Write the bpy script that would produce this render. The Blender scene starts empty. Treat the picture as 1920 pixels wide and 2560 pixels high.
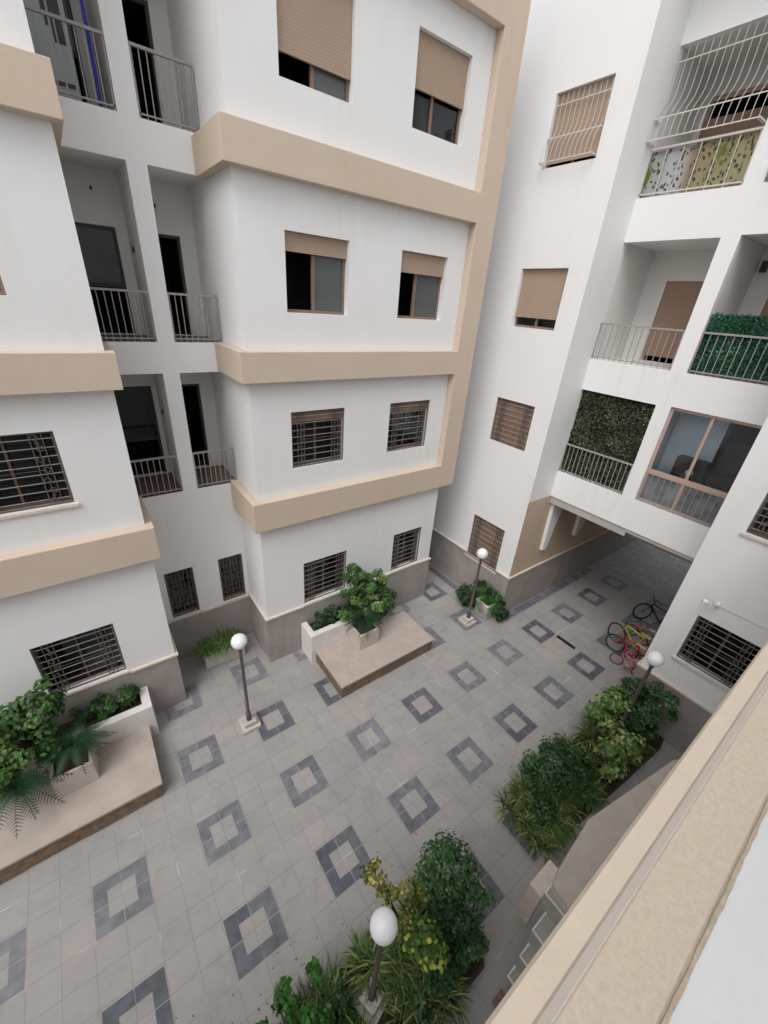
import bpy, bmesh, math, random
from mathutils import Vector, Matrix
random.seed(7)
PI = math.pi
R = math.radians
S = bpy.context.scene
COL = S.collection
# ---------------------------------------------------------------- camera, sky, sun, exposure
cam = bpy.data.cameras.new('camera')
cam.sensor_fit = 'HORIZONTAL'; cam.sensor_width = 36; cam.lens = 18.926
cam.clip_start = 0.02; cam.clip_end = 400
co = bpy.data.objects.new('camera', cam); COL.objects.link(co)
Rm = [[0.80836, -0.58439, 0.07098], [-0.22014, -0.41191, -0.88423], [0.54597, 0.69915, -0.46162]]
m = Matrix.Identity(4)
for i in range(3):
    m[i][0] = Rm[0][i]; m[i][1] = -Rm[1][i]; m[i][2] = -Rm[2][i]
m[2][3] = 8.6
co.matrix_world = m
S.camera = co
W = bpy.data.worlds.new('World'); S.world = W; W.use_nodes = True
nt = W.node_tree; bg = nt.nodes['Background']
sky = nt.nodes.new('ShaderNodeTexSky'); sky.sky_type = 'NISHITA'; sky.sun_disc = False
SUN_EL, SUN_ROT = R(56), R(240)
sky.sun_elevation = SUN_EL; sky.sun_rotation = SUN_ROT; sky.dust_density = 4; sky.air_density = 1.2
hs = nt.nodes.new('ShaderNodeHueSaturation'); hs.inputs['Saturation'].default_value = 0.17
nt.links.new(sky.outputs[0], hs.inputs['Color']); nt.links.new(hs.outputs[0], bg.inputs['Color'])
bg.inputs['Strength'].default_value = 0.15
sl = bpy.data.lights.new('sun', 'SUN'); sl.energy = 0.75; sl.angle = R(40); sl.color = (1.0, 0.985, 0.965)
so = bpy.data.objects.new('sun', sl); COL.objects.link(so)
# direction to the sun: rotation measured from +Y towards +X
dx = Vector((math.sin(SUN_ROT) * math.cos(SUN_EL), math.cos(SUN_ROT) * math.cos(SUN_EL), math.sin(SUN_EL)))
so.rotation_euler = dx.to_track_quat('Z', 'Y').to_euler(); so.location = (0, 0, 30)
vs = S.view_settings; vs.view_transform = 'Standard'; vs.look = 'None'; vs.gamma = 1; vs.exposure = 0.32
try:
    S.cycles.max_bounces = 8; S.cycles.diffuse_bounces = 5
except Exception: pass

# ---------------------------------------------------------------- materials
MATS = {}
def mat(name, col, rough=0.7, spec=0.3, noise=0.0, nscale=4.0, bump=0.0, bscale=60.0, metal=0.0, col2=None, streak=0.0, cs=0.0):
    if name in MATS: return MATS[name]
    M = bpy.data.materials.new(name); M.use_nodes = True; t = M.node_tree; b = t.nodes['Principled BSDF']
    b.inputs['Roughness'].default_value = rough; b.inputs['Metallic'].default_value = metal
    b.inputs['Specular IOR Level'].default_value = spec
    b.inputs['Base Color'].default_value = (*col, 1)
    tc = t.nodes.new('ShaderNodeTexCoord'); geo = t.nodes.new('ShaderNodeNewGeometry')
    last = None
    if noise or col2:
        n = t.nodes.new('ShaderNodeTexNoise'); n.inputs['Scale'].default_value = nscale; n.inputs['Detail'].default_value = 6
        n.inputs['Roughness'].default_value = 0.62
        t.links.new(geo.outputs['Position'], n.inputs['Vector'])
        r = t.nodes.new('ShaderNodeValToRGB')
        a = tuple(c * (1 - noise) for c in col) if not col2 else col2
        r.color_ramp.elements[0].position = 0.3; r.color_ramp.elements[0].color = (*a, 1)
        r.color_ramp.elements[1].position = 0.68; r.color_ramp.elements[1].color = (*col, 1)
        t.links.new(n.outputs['Fac'], r.inputs['Fac']); last = r.outputs['Color']
    if streak:
        mp = t.nodes.new('ShaderNodeMapping'); mp.inputs['Scale'].default_value = (7, 7, 0.6)
        t.links.new(geo.outputs['Position'], mp.inputs['Vector'])
        n = t.nodes.new('ShaderNodeTexNoise'); n.inputs['Scale'].default_value = 1.0; n.inputs['Detail'].default_value = 5
        t.links.new(mp.outputs[0], n.inputs['Vector'])
        r = t.nodes.new('ShaderNodeValToRGB'); r.color_ramp.elements[0].position = 0.36; r.color_ramp.elements[1].position = 0.62
        d = 1 - streak
        r.color_ramp.elements[0].color = (d, d * 0.985, d * 0.96, 1); r.color_ramp.elements[1].color = (1, 1, 1, 1)
        t.links.new(n.outputs['Fac'], r.inputs['Fac'])
        mx = t.nodes.new('ShaderNodeMix'); mx.data_type = 'RGBA'; mx.blend_type = 'MULTIPLY'; mx.inputs['Factor'].default_value = 1
        if last is None: mx.inputs['A'].default_value = (*col, 1)
        else: t.links.new(last, mx.inputs['A'])
        nm = t.nodes.new('ShaderNodeTexNoise'); nm.inputs['Scale'].default_value = 0.55; nm.inputs['Detail'].default_value = 2; t.links.new(geo.outputs['Position'], nm.inputs['Vector'])
        rm = t.nodes.new('ShaderNodeValToRGB'); rm.color_ramp.elements[0].position = 0.48; rm.color_ramp.elements[1].position = 0.66; t.links.new(nm.outputs['Fac'], rm.inputs['Fac']); t.links.new(rm.outputs['Color'], mx.inputs['Factor'])
        t.links.new(r.outputs['Color'], mx.inputs['B']); last = mx.outputs['Result']
    if last is not None: t.links.new(last, b.inputs['Base Color'])
    if bump:
        n = t.nodes.new('ShaderNodeTexNoise'); n.inputs['Scale'].default_value = bscale; n.inputs['Detail'].default_value = 4
        t.links.new(geo.outputs['Position'], n.inputs['Vector'])
        bp = t.nodes.new('ShaderNodeBump'); bp.inputs['Strength'].default_value = bump; bp.inputs['Distance'].default_value = 0.01
        t.links.new(n.outputs['Fac'], bp.inputs['Height']); t.links.new(bp.outputs[0], b.inputs['Normal'])
    MATS[name] = M
    return M

WHITE = mat('white_plaster', (0.80, 0.80, 0.80), 0.85, 0.2, noise=0.03, nscale=0.5, bump=0.2, bscale=90, streak=0.035)
INNER = mat('balcony_plaster', (0.76, 0.75, 0.72), 0.9, 0.2, noise=0.06, nscale=1.5, bump=0.2)
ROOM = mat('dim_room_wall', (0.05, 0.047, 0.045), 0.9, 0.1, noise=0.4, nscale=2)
BEIGE = mat('beige_plaster', (0.61, 0.50, 0.405), 0.85, 0.2, noise=0.05, nscale=1.3, bump=0.25, bscale=80, streak=0.03)
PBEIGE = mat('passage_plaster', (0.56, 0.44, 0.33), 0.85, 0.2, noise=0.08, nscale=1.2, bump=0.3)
TRIM = mat('stone_trim', (0.70, 0.61, 0.53), 0.7, 0.3, noise=0.12, nscale=7, bump=0.2)
PLINTH = mat('grey_plinth_render', (0.38, 0.35, 0.335), 0.85, 0.2, col2=(0.29, 0.262, 0.245), nscale=1.6, bump=0.5, bscale=40, streak=0.1)
SLAB = mat('pink_beige_slab', (0.46, 0.395, 0.35), 0.75, 0.25, col2=(0.385, 0.325, 0.285), nscale=2.5, bump=0.25)
BROWN = mat('brown_soil_stone', (0.27, 0.19, 0.135), 0.95, 0.1, col2=(0.14, 0.095, 0.065), nscale=9, bump=0.6, bscale=30)
PWHITE = mat('white_planter_paint', (0.74, 0.71, 0.69), 0.8, 0.2, noise=0.12, nscale=5, bump=0.3)
FRAME = mat('brown_window_metal', (0.24, 0.155, 0.12), 0.45, 0.5, noise=0.15, nscale=20)
PINKF = mat('pink_beige_frame', (0.47, 0.34, 0.29), 0.45, 0.5, noise=0.08, nscale=10)
BLACK = mat('black_plastic', (0.015, 0.015, 0.017), 0.4, 0.5)
RUBBER = mat('tyre_rubber', (0.02, 0.02, 0.02), 0.8, 0.2)
FRAMED = mat('dark_brown_window_metal', (0.13, 0.085, 0.065), 0.5, 0.4, noise=0.2, nscale=20)
GRILLE = mat('dusty_grille_iron', (0.15, 0.12, 0.11), 0.6, 0.4, noise=0.35, nscale=25)
GRILLEL = mat('dusty_bars', (0.42, 0.39, 0.37), 0.6, 0.4, noise=0.2, nscale=25)
RAIL = mat('grey_rail_metal', (0.34, 0.315, 0.30), 0.5, 0.5, noise=0.2, nscale=30)
RAILW = mat('white_rail_metal', (0.60, 0.565, 0.53), 0.5, 0.4, noise=0.1, nscale=30)
POLE = mat('brown_lamp_pole', (0.13, 0.105, 0.10), 0.5, 0.5, noise=0.3, nscale=15)
CONC = mat('pale_concrete', (0.55, 0.515, 0.48), 0.85, 0.2, col2=(0.42, 0.38, 0.35), nscale=8, bump=0.4)
POTC = mat('pink_concrete_pot', (0.58, 0.50, 0.45), 0.8, 0.2, noise=0.15, nscale=6, bump=0.3)
SOIL = mat('dark_soil', (0.06, 0.043, 0.032), 1.0, 0.05, noise=0.5, nscale=30, bump=0.8, bscale=60)
BARK = mat('bark', (0.12, 0.085, 0.06), 0.9, 0.1, noise=0.4, nscale=20, bump=0.6)
MARBLE = mat('ledge_white_paint', (0.70, 0.72, 0.71), 0.7, 0.25, noise=0.09, nscale=5, bump=0.15, bscale=200)
LEDGE = mat('rough_beige_ledge', (0.67, 0.57, 0.465), 0.85, 0.15, col2=(0.58, 0.485, 0.39), nscale=60, bump=0.4, bscale=800)
LEDGEF = mat('pale_ledge_front', (0.74, 0.665, 0.59), 0.8, 0.2, noise=0.06, nscale=12, bump=0.15, bscale=150)
LEDGE2 = mat('smooth_beige_band', (0.65, 0.555, 0.455), 0.8, 0.2, noise=0.08, nscale=9, bump=0.2, bscale=120)
BOARD = mat('entrance_step_stone', (0.44, 0.43, 0.39), 0.8, 0.2, noise=0.2, nscale=9)
STEPW = mat('white_marble_nosing', (0.78, 0.77, 0.73), 0.5, 0.4, noise=0.05)
CANOPY = mat('dusty_canopy_render', (0.50, 0.44, 0.385), 0.85, 0.2, col2=(0.42, 0.37, 0.32), nscale=5, bump=0.3)

def shutter_mat():
    M = mat('tan_roller_shutter', (0.385, 0.285, 0.215), 0.55, 0.35, noise=0.06, nscale=3)
    t = M.node_tree; b = t.nodes['Principled BSDF']
    geo = t.nodes.new('ShaderNodeNewGeometry'); sp = t.nodes.new('ShaderNodeSeparateXYZ'); t.links.new(geo.outputs['Position'], sp.inputs[0])
    mt = t.nodes.new('ShaderNodeMath'); mt.operation = 'MULTIPLY'; mt.inputs[1].default_value = 2 * PI / 0.045; t.links.new(sp.outputs['Z'], mt.inputs[0])
    sn = t.nodes.new('ShaderNodeMath'); sn.operation = 'SINE'; t.links.new(mt.outputs[0], sn.inputs[0])
    bp = t.nodes.new('ShaderNodeBump'); bp.inputs['Strength'].default_value = 0.16; bp.inputs['Distance'].default_value = 0.004
    t.links.new(sn.outputs[0], bp.inputs['Height']); t.links.new(bp.outputs[0], b.inputs['Normal'])
    return M
SHUT = shutter_mat()
SHUTD = mat('brown_closed_shutter', (0.27, 0.185, 0.135), 0.6, 0.3, col2=(0.19, 0.125, 0.09), nscale=5, bump=0.2)
def glass_mat(name, col, rough, tint=0.5):
    # pane: thin reflective glass; part mirror, part see-through tinted
    M = bpy.data.materials.new(name); M.use_nodes = True; t = M.node_tree
    for n in list(t.nodes): t.nodes.remove(n)
    o = t.nodes.new('ShaderNodeOutputMaterial'); g = t.nodes.new('ShaderNodeBsdfGlossy'); g.inputs['Roughness'].default_value = rough
    g.inputs['Color'].default_value = (0.85, 0.9, 0.95, 1)
    tr = t.nodes.new('ShaderNodeBsdfTransparent'); tr.inputs['Color'].default_value = (*col, 1)
    f = t.nodes.new('ShaderNodeFresnel'); f.inputs['IOR'].default_value = 1.5
    a = t.nodes.new('ShaderNodeMath'); a.operation = 'MULTIPLY_ADD'; a.inputs[1].default_value = 0.8; a.inputs[2].default_value = tint
    t.links.new(f.outputs[0], a.inputs[0])
    mx = t.nodes.new('ShaderNodeMixShader'); t.links.new(a.outputs[0], mx.inputs[0]); t.links.new(tr.outputs[0], mx.inputs[1]); t.links.new(g.outputs[0], mx.inputs[2])
    t.links.new(mx.outputs[0], o.inputs['Surface'])
    return M
GLASS = glass_mat('window_glass', (0.5, 0.5, 0.5), 0.03, 0.0)
GLASSF = mat('frosted_grey_glass', (0.10, 0.108, 0.11), 0.25, 0.6, noise=0.15, nscale=1.5)
GLOBE = mat('white_lamp_globe', (0.83, 0.82, 0.86), 0.3, 0.5, noise=0.02)

def leaf_mat(name, dark, light, extra=None, rough=0.45, spot=0.62):
    M = bpy.data.materials.new(name); M.use_nodes = True; t = M.node_tree; b = t.nodes['Principled BSDF']
    at = t.nodes.new('ShaderNodeAttribute'); at.attribute_name = 'var'
    r = t.nodes.new('ShaderNodeValToRGB'); e = r.color_ramp.elements
    e[0].position = 0.0; e[0].color = (*dark, 1); e[1].position = 0.75 if extra else 1.0; e[1].color = (*light, 1)
    if extra:
        x = e.new(1.0); x.color = (*extra, 1)
    t.links.new(at.outputs['Fac'], r.inputs['Fac']); t.links.new(r.outputs['Color'], b.inputs['Base Color'])
    b.inputs['Roughness'].default_value = rough; b.inputs['Specular IOR Level'].default_value = 0.35
    tl = t.nodes.new('ShaderNodeBsdfTranslucent'); t.links.new(r.outputs['Color'], tl.inputs['Color'])
    mx = t.nodes.new('ShaderNodeMixShader'); mx.inputs[0].default_value = 0.25
    o = t.nodes['Material Output']
    t.links.new(b.outputs[0], mx.inputs[1]); t.links.new(tl.outputs[0], mx.inputs[2]); t.links.new(mx.outputs[0], o.inputs['Surface'])
    return M
L_DARK = leaf_mat('ficus_leaf', (0.016, 0.045, 0.018), (0.06, 0.145, 0.048), (0.14, 0.25, 0.10))
L_SCH = leaf_mat('schefflera_leaf', (0.018, 0.06, 0.018), (0.09, 0.19, 0.05), (0.33, 0.40, 0.12))
L_YEL = leaf_mat('croton_leaf', (0.05, 0.09, 0.02), (0.28, 0.28, 0.05), (0.62, 0.52, 0.20))
L_PALE = leaf_mat('pale_tip_leaf', (0.03, 0.075, 0.025), (0.14, 0.25, 0.06), (0.45, 0.50, 0.22))
L_BRT = leaf_mat('bright_leaf', (0.03, 0.08, 0.018), (0.12, 0.22, 0.04), (0.50, 0.55, 0.09))
L_GRS = leaf_mat('strap_leaf', (0.02, 0.05, 0.015), (0.13, 0.21, 0.055), (0.36, 0.42, 0.16))
L_CYC = leaf_mat('cycad_leaf', (0.012, 0.04, 0.02), (0.04, 0.10, 0.04), (0.14, 0.18, 0.06))
L_PLAS = leaf_mat('plastic_hedge_leaf', (0.012, 0.06, 0.03), (0.04, 0.15, 0.08), (0.20, 0.38, 0.27), rough=0.35)
L_IVY = leaf_mat('ivy_net_leaf', (0.024, 0.028, 0.017), (0.115, 0.122, 0.065), (0.24, 0.255, 0.15))
L_MAR = leaf_mat('fern_leaf', (0.03, 0.11, 0.02), (0.09, 0.27, 0.05), (0.2, 0.42, 0.1))

# ---------------------------------------------------------------- helpers
ORI = {}
def new_bm(): return bmesh.new()
def quad(bm, a, b, c, d, mi=0):
    f = bm.faces.new([bm.verts.new(a), bm.verts.new(b), bm.verts.new(c), bm.verts.new(d)]); f.material_index = mi; return f
def box(bm, x0, x1, y0, y1, z0, z1, mi=0, top=None):
    tx = ty = 0
    if top: tx, ty = top
    v = [bm.verts.new(p) for p in ((x0, y0, z0), (x1, y0, z0), (x1, y1, z0), (x0, y1, z0),
                                    (x0 - tx, y0 - ty, z1), (x1 + tx, y0 - ty, z1), (x1 + tx, y1 + ty, z1), (x0 - tx, y1 + ty, z1))]
    for f in ((3, 2, 1, 0), (4, 5, 6, 7), (0, 1, 5, 4), (1, 2, 6, 5), (2, 3, 7, 6), (3, 0, 4, 7)):
        bm.faces.new([v[i] for i in f]).material_index = mi
def prism(bm, pts, z0, z1):
    a = [bm.verts.new((x, y, z0)) for x, y in pts]; b = [bm.verts.new((x, y, z1)) for x, y in pts]
    bm.faces.new(list(reversed(a))); bm.faces.new(b)
    for i in range(len(pts)):
        j = (i + 1) % len(pts); bm.faces.new((a[i], a[j], b[j], b[i]))
def tube(bm, pts, r, n=6, r2=None, cap=True):
    pts = [Vector(p) for p in pts]; rings = []; N = len(pts)
    for i, p in enumerate(pts):
        t = (pts[min(i + 1, N - 1)] - pts[max(i - 1, 0)])
        if t.length < 1e-9: t = Vector((0, 0, 1))
        t.normalize()
        up = Vector((0, 0, 1)) if abs(t.z) < 0.9 else Vector((0, 1, 0))
        a = t.cross(up).normalized(); b = t.cross(a).normalized()
        rr = r if r2 is None else r + (r2 - r) * i / max(1, N - 1)
        rings.append([bm.verts.new(p + (a * math.cos(2 * PI * (k + .5) / n) + b * math.sin(2 * PI * (k + .5) / n)) * rr) for k in range(n)])
    for i in range(N - 1):
        for k in range(n):
            f = bm.faces.new((rings[i][k], rings[i][(k + 1) % n], rings[i + 1][(k + 1) % n], rings[i + 1][k])); f.smooth = n > 5
    if cap:
        bm.faces.new(rings[0]); bm.faces.new(list(reversed(rings[-1])))
def ring(bm, c, ax1, ax2, rad, r, n=14, m_=6):
    c = Vector(c); ax1 = Vector(ax1); ax2 = Vector(ax2); nrm = ax1.cross(ax2).normalized(); vs_ = []
    for i in range(n):
        t = 2 * PI * i / n; d = ax1 * math.cos(t) + ax2 * math.sin(t)
        vs_.append([bm.verts.new(c + d * (rad + r * math.cos(2 * PI * k / m_)) + nrm * r * math.sin(2 * PI * k / m_)) for k in range(m_)])
    for i in range(n):
        for k in range(m_):
            f = bm.faces.new((vs_[i][k], vs_[i][(k + 1) % m_], vs_[(i + 1) % n][(k + 1) % m_], vs_[(i + 1) % n][k])); f.smooth = True
def lathe(bm, c, prof, n=24):
    rows = []
    for rr, z in prof:
        rows.append([bm.verts.new((c[0] + rr * math.cos(2 * PI * k / n), c[1] + rr * math.sin(2 * PI * k / n), c[2] + z)) for k in range(n)])
    for i in range(len(rows) - 1):
        for k in range(n):
            f = bm.faces.new((rows[i][k], rows[i][(k + 1) % n], rows[i + 1][(k + 1) % n], rows[i + 1][k])); f.smooth = True
    bm.faces.new(list(reversed(rows[0]))); bm.faces.new(rows[-1])
def obj(name, bm, material, parent=None, bevel=0.0):
    o_ = Vector((0, 0, 0))
    if parent is not None and parent in ORI: o_ = ORI[parent]
    if o_.length > 0: bmesh.ops.translate(bm, verts=bm.verts, vec=-o_)
    me = bpy.data.meshes.new(name); bm.to_mesh(me); bm.free()
    for M in (material if isinstance(material, (list, tuple)) else [material]): me.materials.append(M)
    o = bpy.data.objects.new(name, me); COL.objects.link(o)
    if parent is not None: o.parent = parent
    ORI[o] = o_
    if bevel:
        bv = o.modifiers.new('bevel', 'BEVEL'); bv.width = bevel; bv.segments = 2; bv.limit_method = 'ANGLE'
    return o
def tag(o, label, cat, group=None):
    o['label'] = label; o['category'] = cat
    if group: o['group'] = group
    return o
def struct(name, bm, material, kind='structure'):
    o = obj(name, bm, material); o['kind'] = kind; return o
def thing(name, label, cat, loc=(0, 0, 0), group=None, world=True, rz=0):
    o = bpy.data.objects.new(name, None); COL.objects.link(o); o.location = loc; o.rotation_euler = (0, 0, rz)
    o.empty_display_size = 0.2
    tag(o, label, cat, group)
    if world: ORI[o] = Vector(loc)
    return o
def single(name, bm, material, label, cat, loc, group=None, bevel=0):
    bmesh.ops.translate(bm, verts=bm.verts, vec=-Vector(loc))
    o = obj(name, bm, material, bevel=bevel); o.location = loc
    return tag(o, label, cat, group)
def copy_tree(o, parent=None):
    c = o.copy(); COL.objects.link(c)
    if parent is not None: c.parent = parent
    for ch in [k for k in COL.objects if k.parent is o]: copy_tree(ch, c)
    return c
# planes: P(u, w, d): u along the wall, w height, d depth into the building
def PY(y): return lambda u, w, d: (u, y + d, w)
def PX(x): return lambda u, w, d: (x + d, u, w)
def pbox(bm, P, u0, u1, w0, w1, d0, d1, mi=0):
    a = P(u0, w0, d0); b = P(u1, w1, d1)
    box(bm, min(a[0], b[0]), max(a[0], b[0]), min(a[1], b[1]), max(a[1], b[1]), min(a[2], b[2]), max(a[2], b[2]), mi)
def wall(bm, P, u0, u1, w0, w1, holes=(), mi=0):
    """front skin of a wall with rectangular openings; holes = (u0,u1,w0,w1,depth)"""
    us = sorted({u0, u1, *[h[0] for h in holes], *[h[1] for h in holes]}); ws = sorted({w0, w1, *[h[2] for h in holes], *[h[3] for h in holes]})
    us = [u for u in us if u0 <= u <= u1]; ws = [w for w in ws if w0 <= w <= w1]
    for i in range(len(us) - 1):
        for j in range(len(ws) - 1):
            uc = (us[i] + us[i + 1]) / 2; wc = (ws[j] + ws[j + 1]) / 2
            if any(h[0] < uc < h[1] and h[2] < wc < h[3] for h in holes): continue
            quad(bm, P(us[i], ws[j], 0), P(us[i + 1], ws[j], 0), P(us[i + 1], ws[j + 1], 0), P(us[i], ws[j + 1], 0), mi)
    for h in holes: sleeve(bm, P, h[0], h[1], h[2], h[3], 0, h[4], mi)
def sleeve(bm, P, a, b, c, d, z0, z1, mi=0):
    quad(bm, P(a, c, z0), P(b, c, z0), P(b, c, z1), P(a, c, z1), mi); quad(bm, P(a, d, z0), P(a, d, z1), P(b, d, z1), P(b, d, z0), mi)
    quad(bm, P(a, c, z0), P(a, c, z1), P(a, d, z1), P(a, d, z0), mi); quad(bm, P(b, c, z0), P(b, d, z0), P(b, d, z1), P(b, c, z1), mi)
def rooms(parent, P, hs, d0, d1):
    for h in hs:
        b_ = new_bm(); dark_room(b_, P, h[0], h[1], h[2], h[3], d0, d1); obj('room_interior', b_, ROOM, parent)
def boxes(name, parent, M, L, bevel=0):
    for b in L:
        b_ = new_bm(); box(b_, *b); obj(name, b_, M, parent, bevel=bevel)
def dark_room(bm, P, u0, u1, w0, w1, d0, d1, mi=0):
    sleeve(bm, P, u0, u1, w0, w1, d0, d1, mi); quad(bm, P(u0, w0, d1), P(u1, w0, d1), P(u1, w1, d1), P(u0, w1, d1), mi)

def grille(P, u0, u1, w0, w1, parent, dense=False):
    bm = new_bm(); d = 0.045; U = u1 - u0; Hh = w1 - w0
    def bar(a, b, r): tube(bm, [P(a[0], a[1], d), P(b[0], b[1], d)], r, 4)
    for a, b in (((u0, w0), (u1, w0)), ((u0, w1), (u1, w1)), ((u0, w0), (u0, w1)), ((u1, w0), (u1, w1))):
        q = 0.02; s = lambda p: (min(max(p[0], u0 + q), u1 - q), min(max(p[1], w0 + q), w1 - q)); bar(s(a), s(b), 0.014)
    cols = [0.12, 0.24, 0.76, 0.88] if not dense else [0.08, 0.36, 0.64, 0.92]
    for c in cols: bar((u0 + c * U, w0 + .02), (u0 + c * U, w1 - .02), 0.009)
    obj('grille_frame', bm, GRILLE, parent)
    bm = new_bm(); n = 8
    for i in range(n):
        w = w0 + Hh * (i + 0.8) / (n + 0.6)
        if not dense: tube(bm, [P(u0 + .02, w, d + .004), P(u1 - .02, w, d + .004)], 0.0068, 4)
        else: tube(bm, [P(u0 + .02, w, d + .004), P(u1 - .02, w, d + .004)], 0.006, 4)
    obj('grille_bars', bm, GRILLEL if not dense else GRILLE, parent)
    bm = new_bm()
    e1 = Vector(P(1, 0, 0)) - Vector(P(0, 0, 0)); e2 = Vector((0, 0, 1))
    sc = [0.18, 0.82] if not dense else [0.22, 0.5, 0.78]
    tube(bm, [P(u0 + sc[0] * U, (w0 + w1) / 2, d - .004), P(u0 + sc[-1] * U, (w0 + w1) / 2, d - .004)], .005, 4)
    for c in sc:
        k = 7; tube(bm, [P(u0 + c * U, w0 + .02, d - .004), P(u0 + c * U, w1 - .02, d - .004)], .007, 4)
        for i in range(k):
            w = w0 + Hh * (i + .5) / k
            rr = 0.042 if not dense else 0.05
            ring(bm, P(u0 + c * U + (0.018 if i % 2 else -0.018), w, d - .004), e1, e2, rr, 0.0065, 10, 4)
            if i in (0, 3, 6): ring(bm, P(u0 + c * U, w + Hh / k * .5 * (1 if i < 6 else -1), d - .004), e1, e2, 0.02, 0.006, 8, 4)
    obj('grille_scrolls', bm, GRILLE, parent)

def window(parent, P, u0, u1, w0, w1, reveal=0.17, shutter=0.0, open_left=False, grill=None, sill=True, mull=0.5, boxh=0.0, frosted=True, fm=None):
    """a window: frame with mullion > panes, roller shutter, grille, sill"""
    fm = fm or FRAME
    if grill: fm = FRAMED
    bm = new_bm(); t = 0.045; d0, d1 = reveal - 0.035, reveal + 0.03
    g = 0.004
    a, b, c, e = u0 + g, u1 - g, w0 + g, w1 - g
    pbox(bm, P, a, b, c, c + t, d0, d1); pbox(bm, P, a, b, e - t, e, d0, d1)
    pbox(bm, P, a, a + t, c + t, e - t, d0, d1); pbox(bm, P, b - t, b, c + t, e - t, d0, d1)
    um = u0 + (u1 - u0) * mull
    mw = .018 if grill else .03; pbox(bm, P, um - mw, um + mw, c + t, e - t, d0 + .006, d1 - .006)
    f = obj('window', bm, fm, parent, bevel=0.004)
    top = e - t - (w1 - w0) * 0
    # right-hand (or whole) pane
    def pane(p0, p1, M):
        bm = new_bm(); pbox(bm, P, p0, p1, c + t, e - t, reveal - .004, reveal + .004); obj('pane', bm, M, f)
    if not open_left: pane(a + t, um - .03, GLASS)
    pane(um + .03, b - t, GLASSF if (open_left and frosted) else GLASS)
    if shutter > 0:
        SM = SHUTD if grill else SHUT
        bm = new_bm(); hh = (w1 - w0) * shutter
        pbox(bm, P, u0 + .012, u1 - .012, w1 - .006 - hh, w1 - .006, reveal - .085, reveal - .06)
        pbox(bm, P, u0 + .012, u1 - .012, w1 - .006 - hh - .035, w1 - .006 - hh, reveal - .092, reveal - .053)
        obj('roller_shutter', bm, SM, f)
    if grill: grille(P, u0, u1, w0, w1, f, grill == 'dense')
    if sill:
        bm = new_bm(); pbox(bm, P, u0 - .05, u1 + .05, w0 - .055, w0 - .004, -0.045, reveal - .045)
        obj('sill', bm, TRIM if grill else WHITE, f, bevel=0.004)
    return f
def railing(parent, P, u0, u1, w0, h=0.8, d=0.03, sp=0.105, M=None, bottom=True):
    M = M or RAIL
    bm = new_bm(); g = 0.006
    pbox(bm, P, u0 + g, u1 - g, w0 + h - .018, w0 + h + .018, d - .022, d + .022)
    if bottom: pbox(bm, P, u0 + g, u1 - g, w0 + .045, w0 + .067, d - .012, d + .012)
    for u in (u0 + .018, u1 - .018): pbox(bm, P, u - .012, u + .012, w0 + .004, w0 + h - .01, d - .012, d + .012)
    f = obj('railing', bm, M, parent)
    bm = new_bm(); n = max(2, int((u1 - u0) / sp))
    for i in range(1, n):
        u = u0 + .02 + (u1 - u0 - .04) * i / n; q = 0.007 if 0 < i < n else 0.01
        pbox(bm, P, u - q, u + q, w0 + .006, w0 + h - .016, d - q, d + q)
    obj('bars', bm, M, f)
    return f

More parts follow.
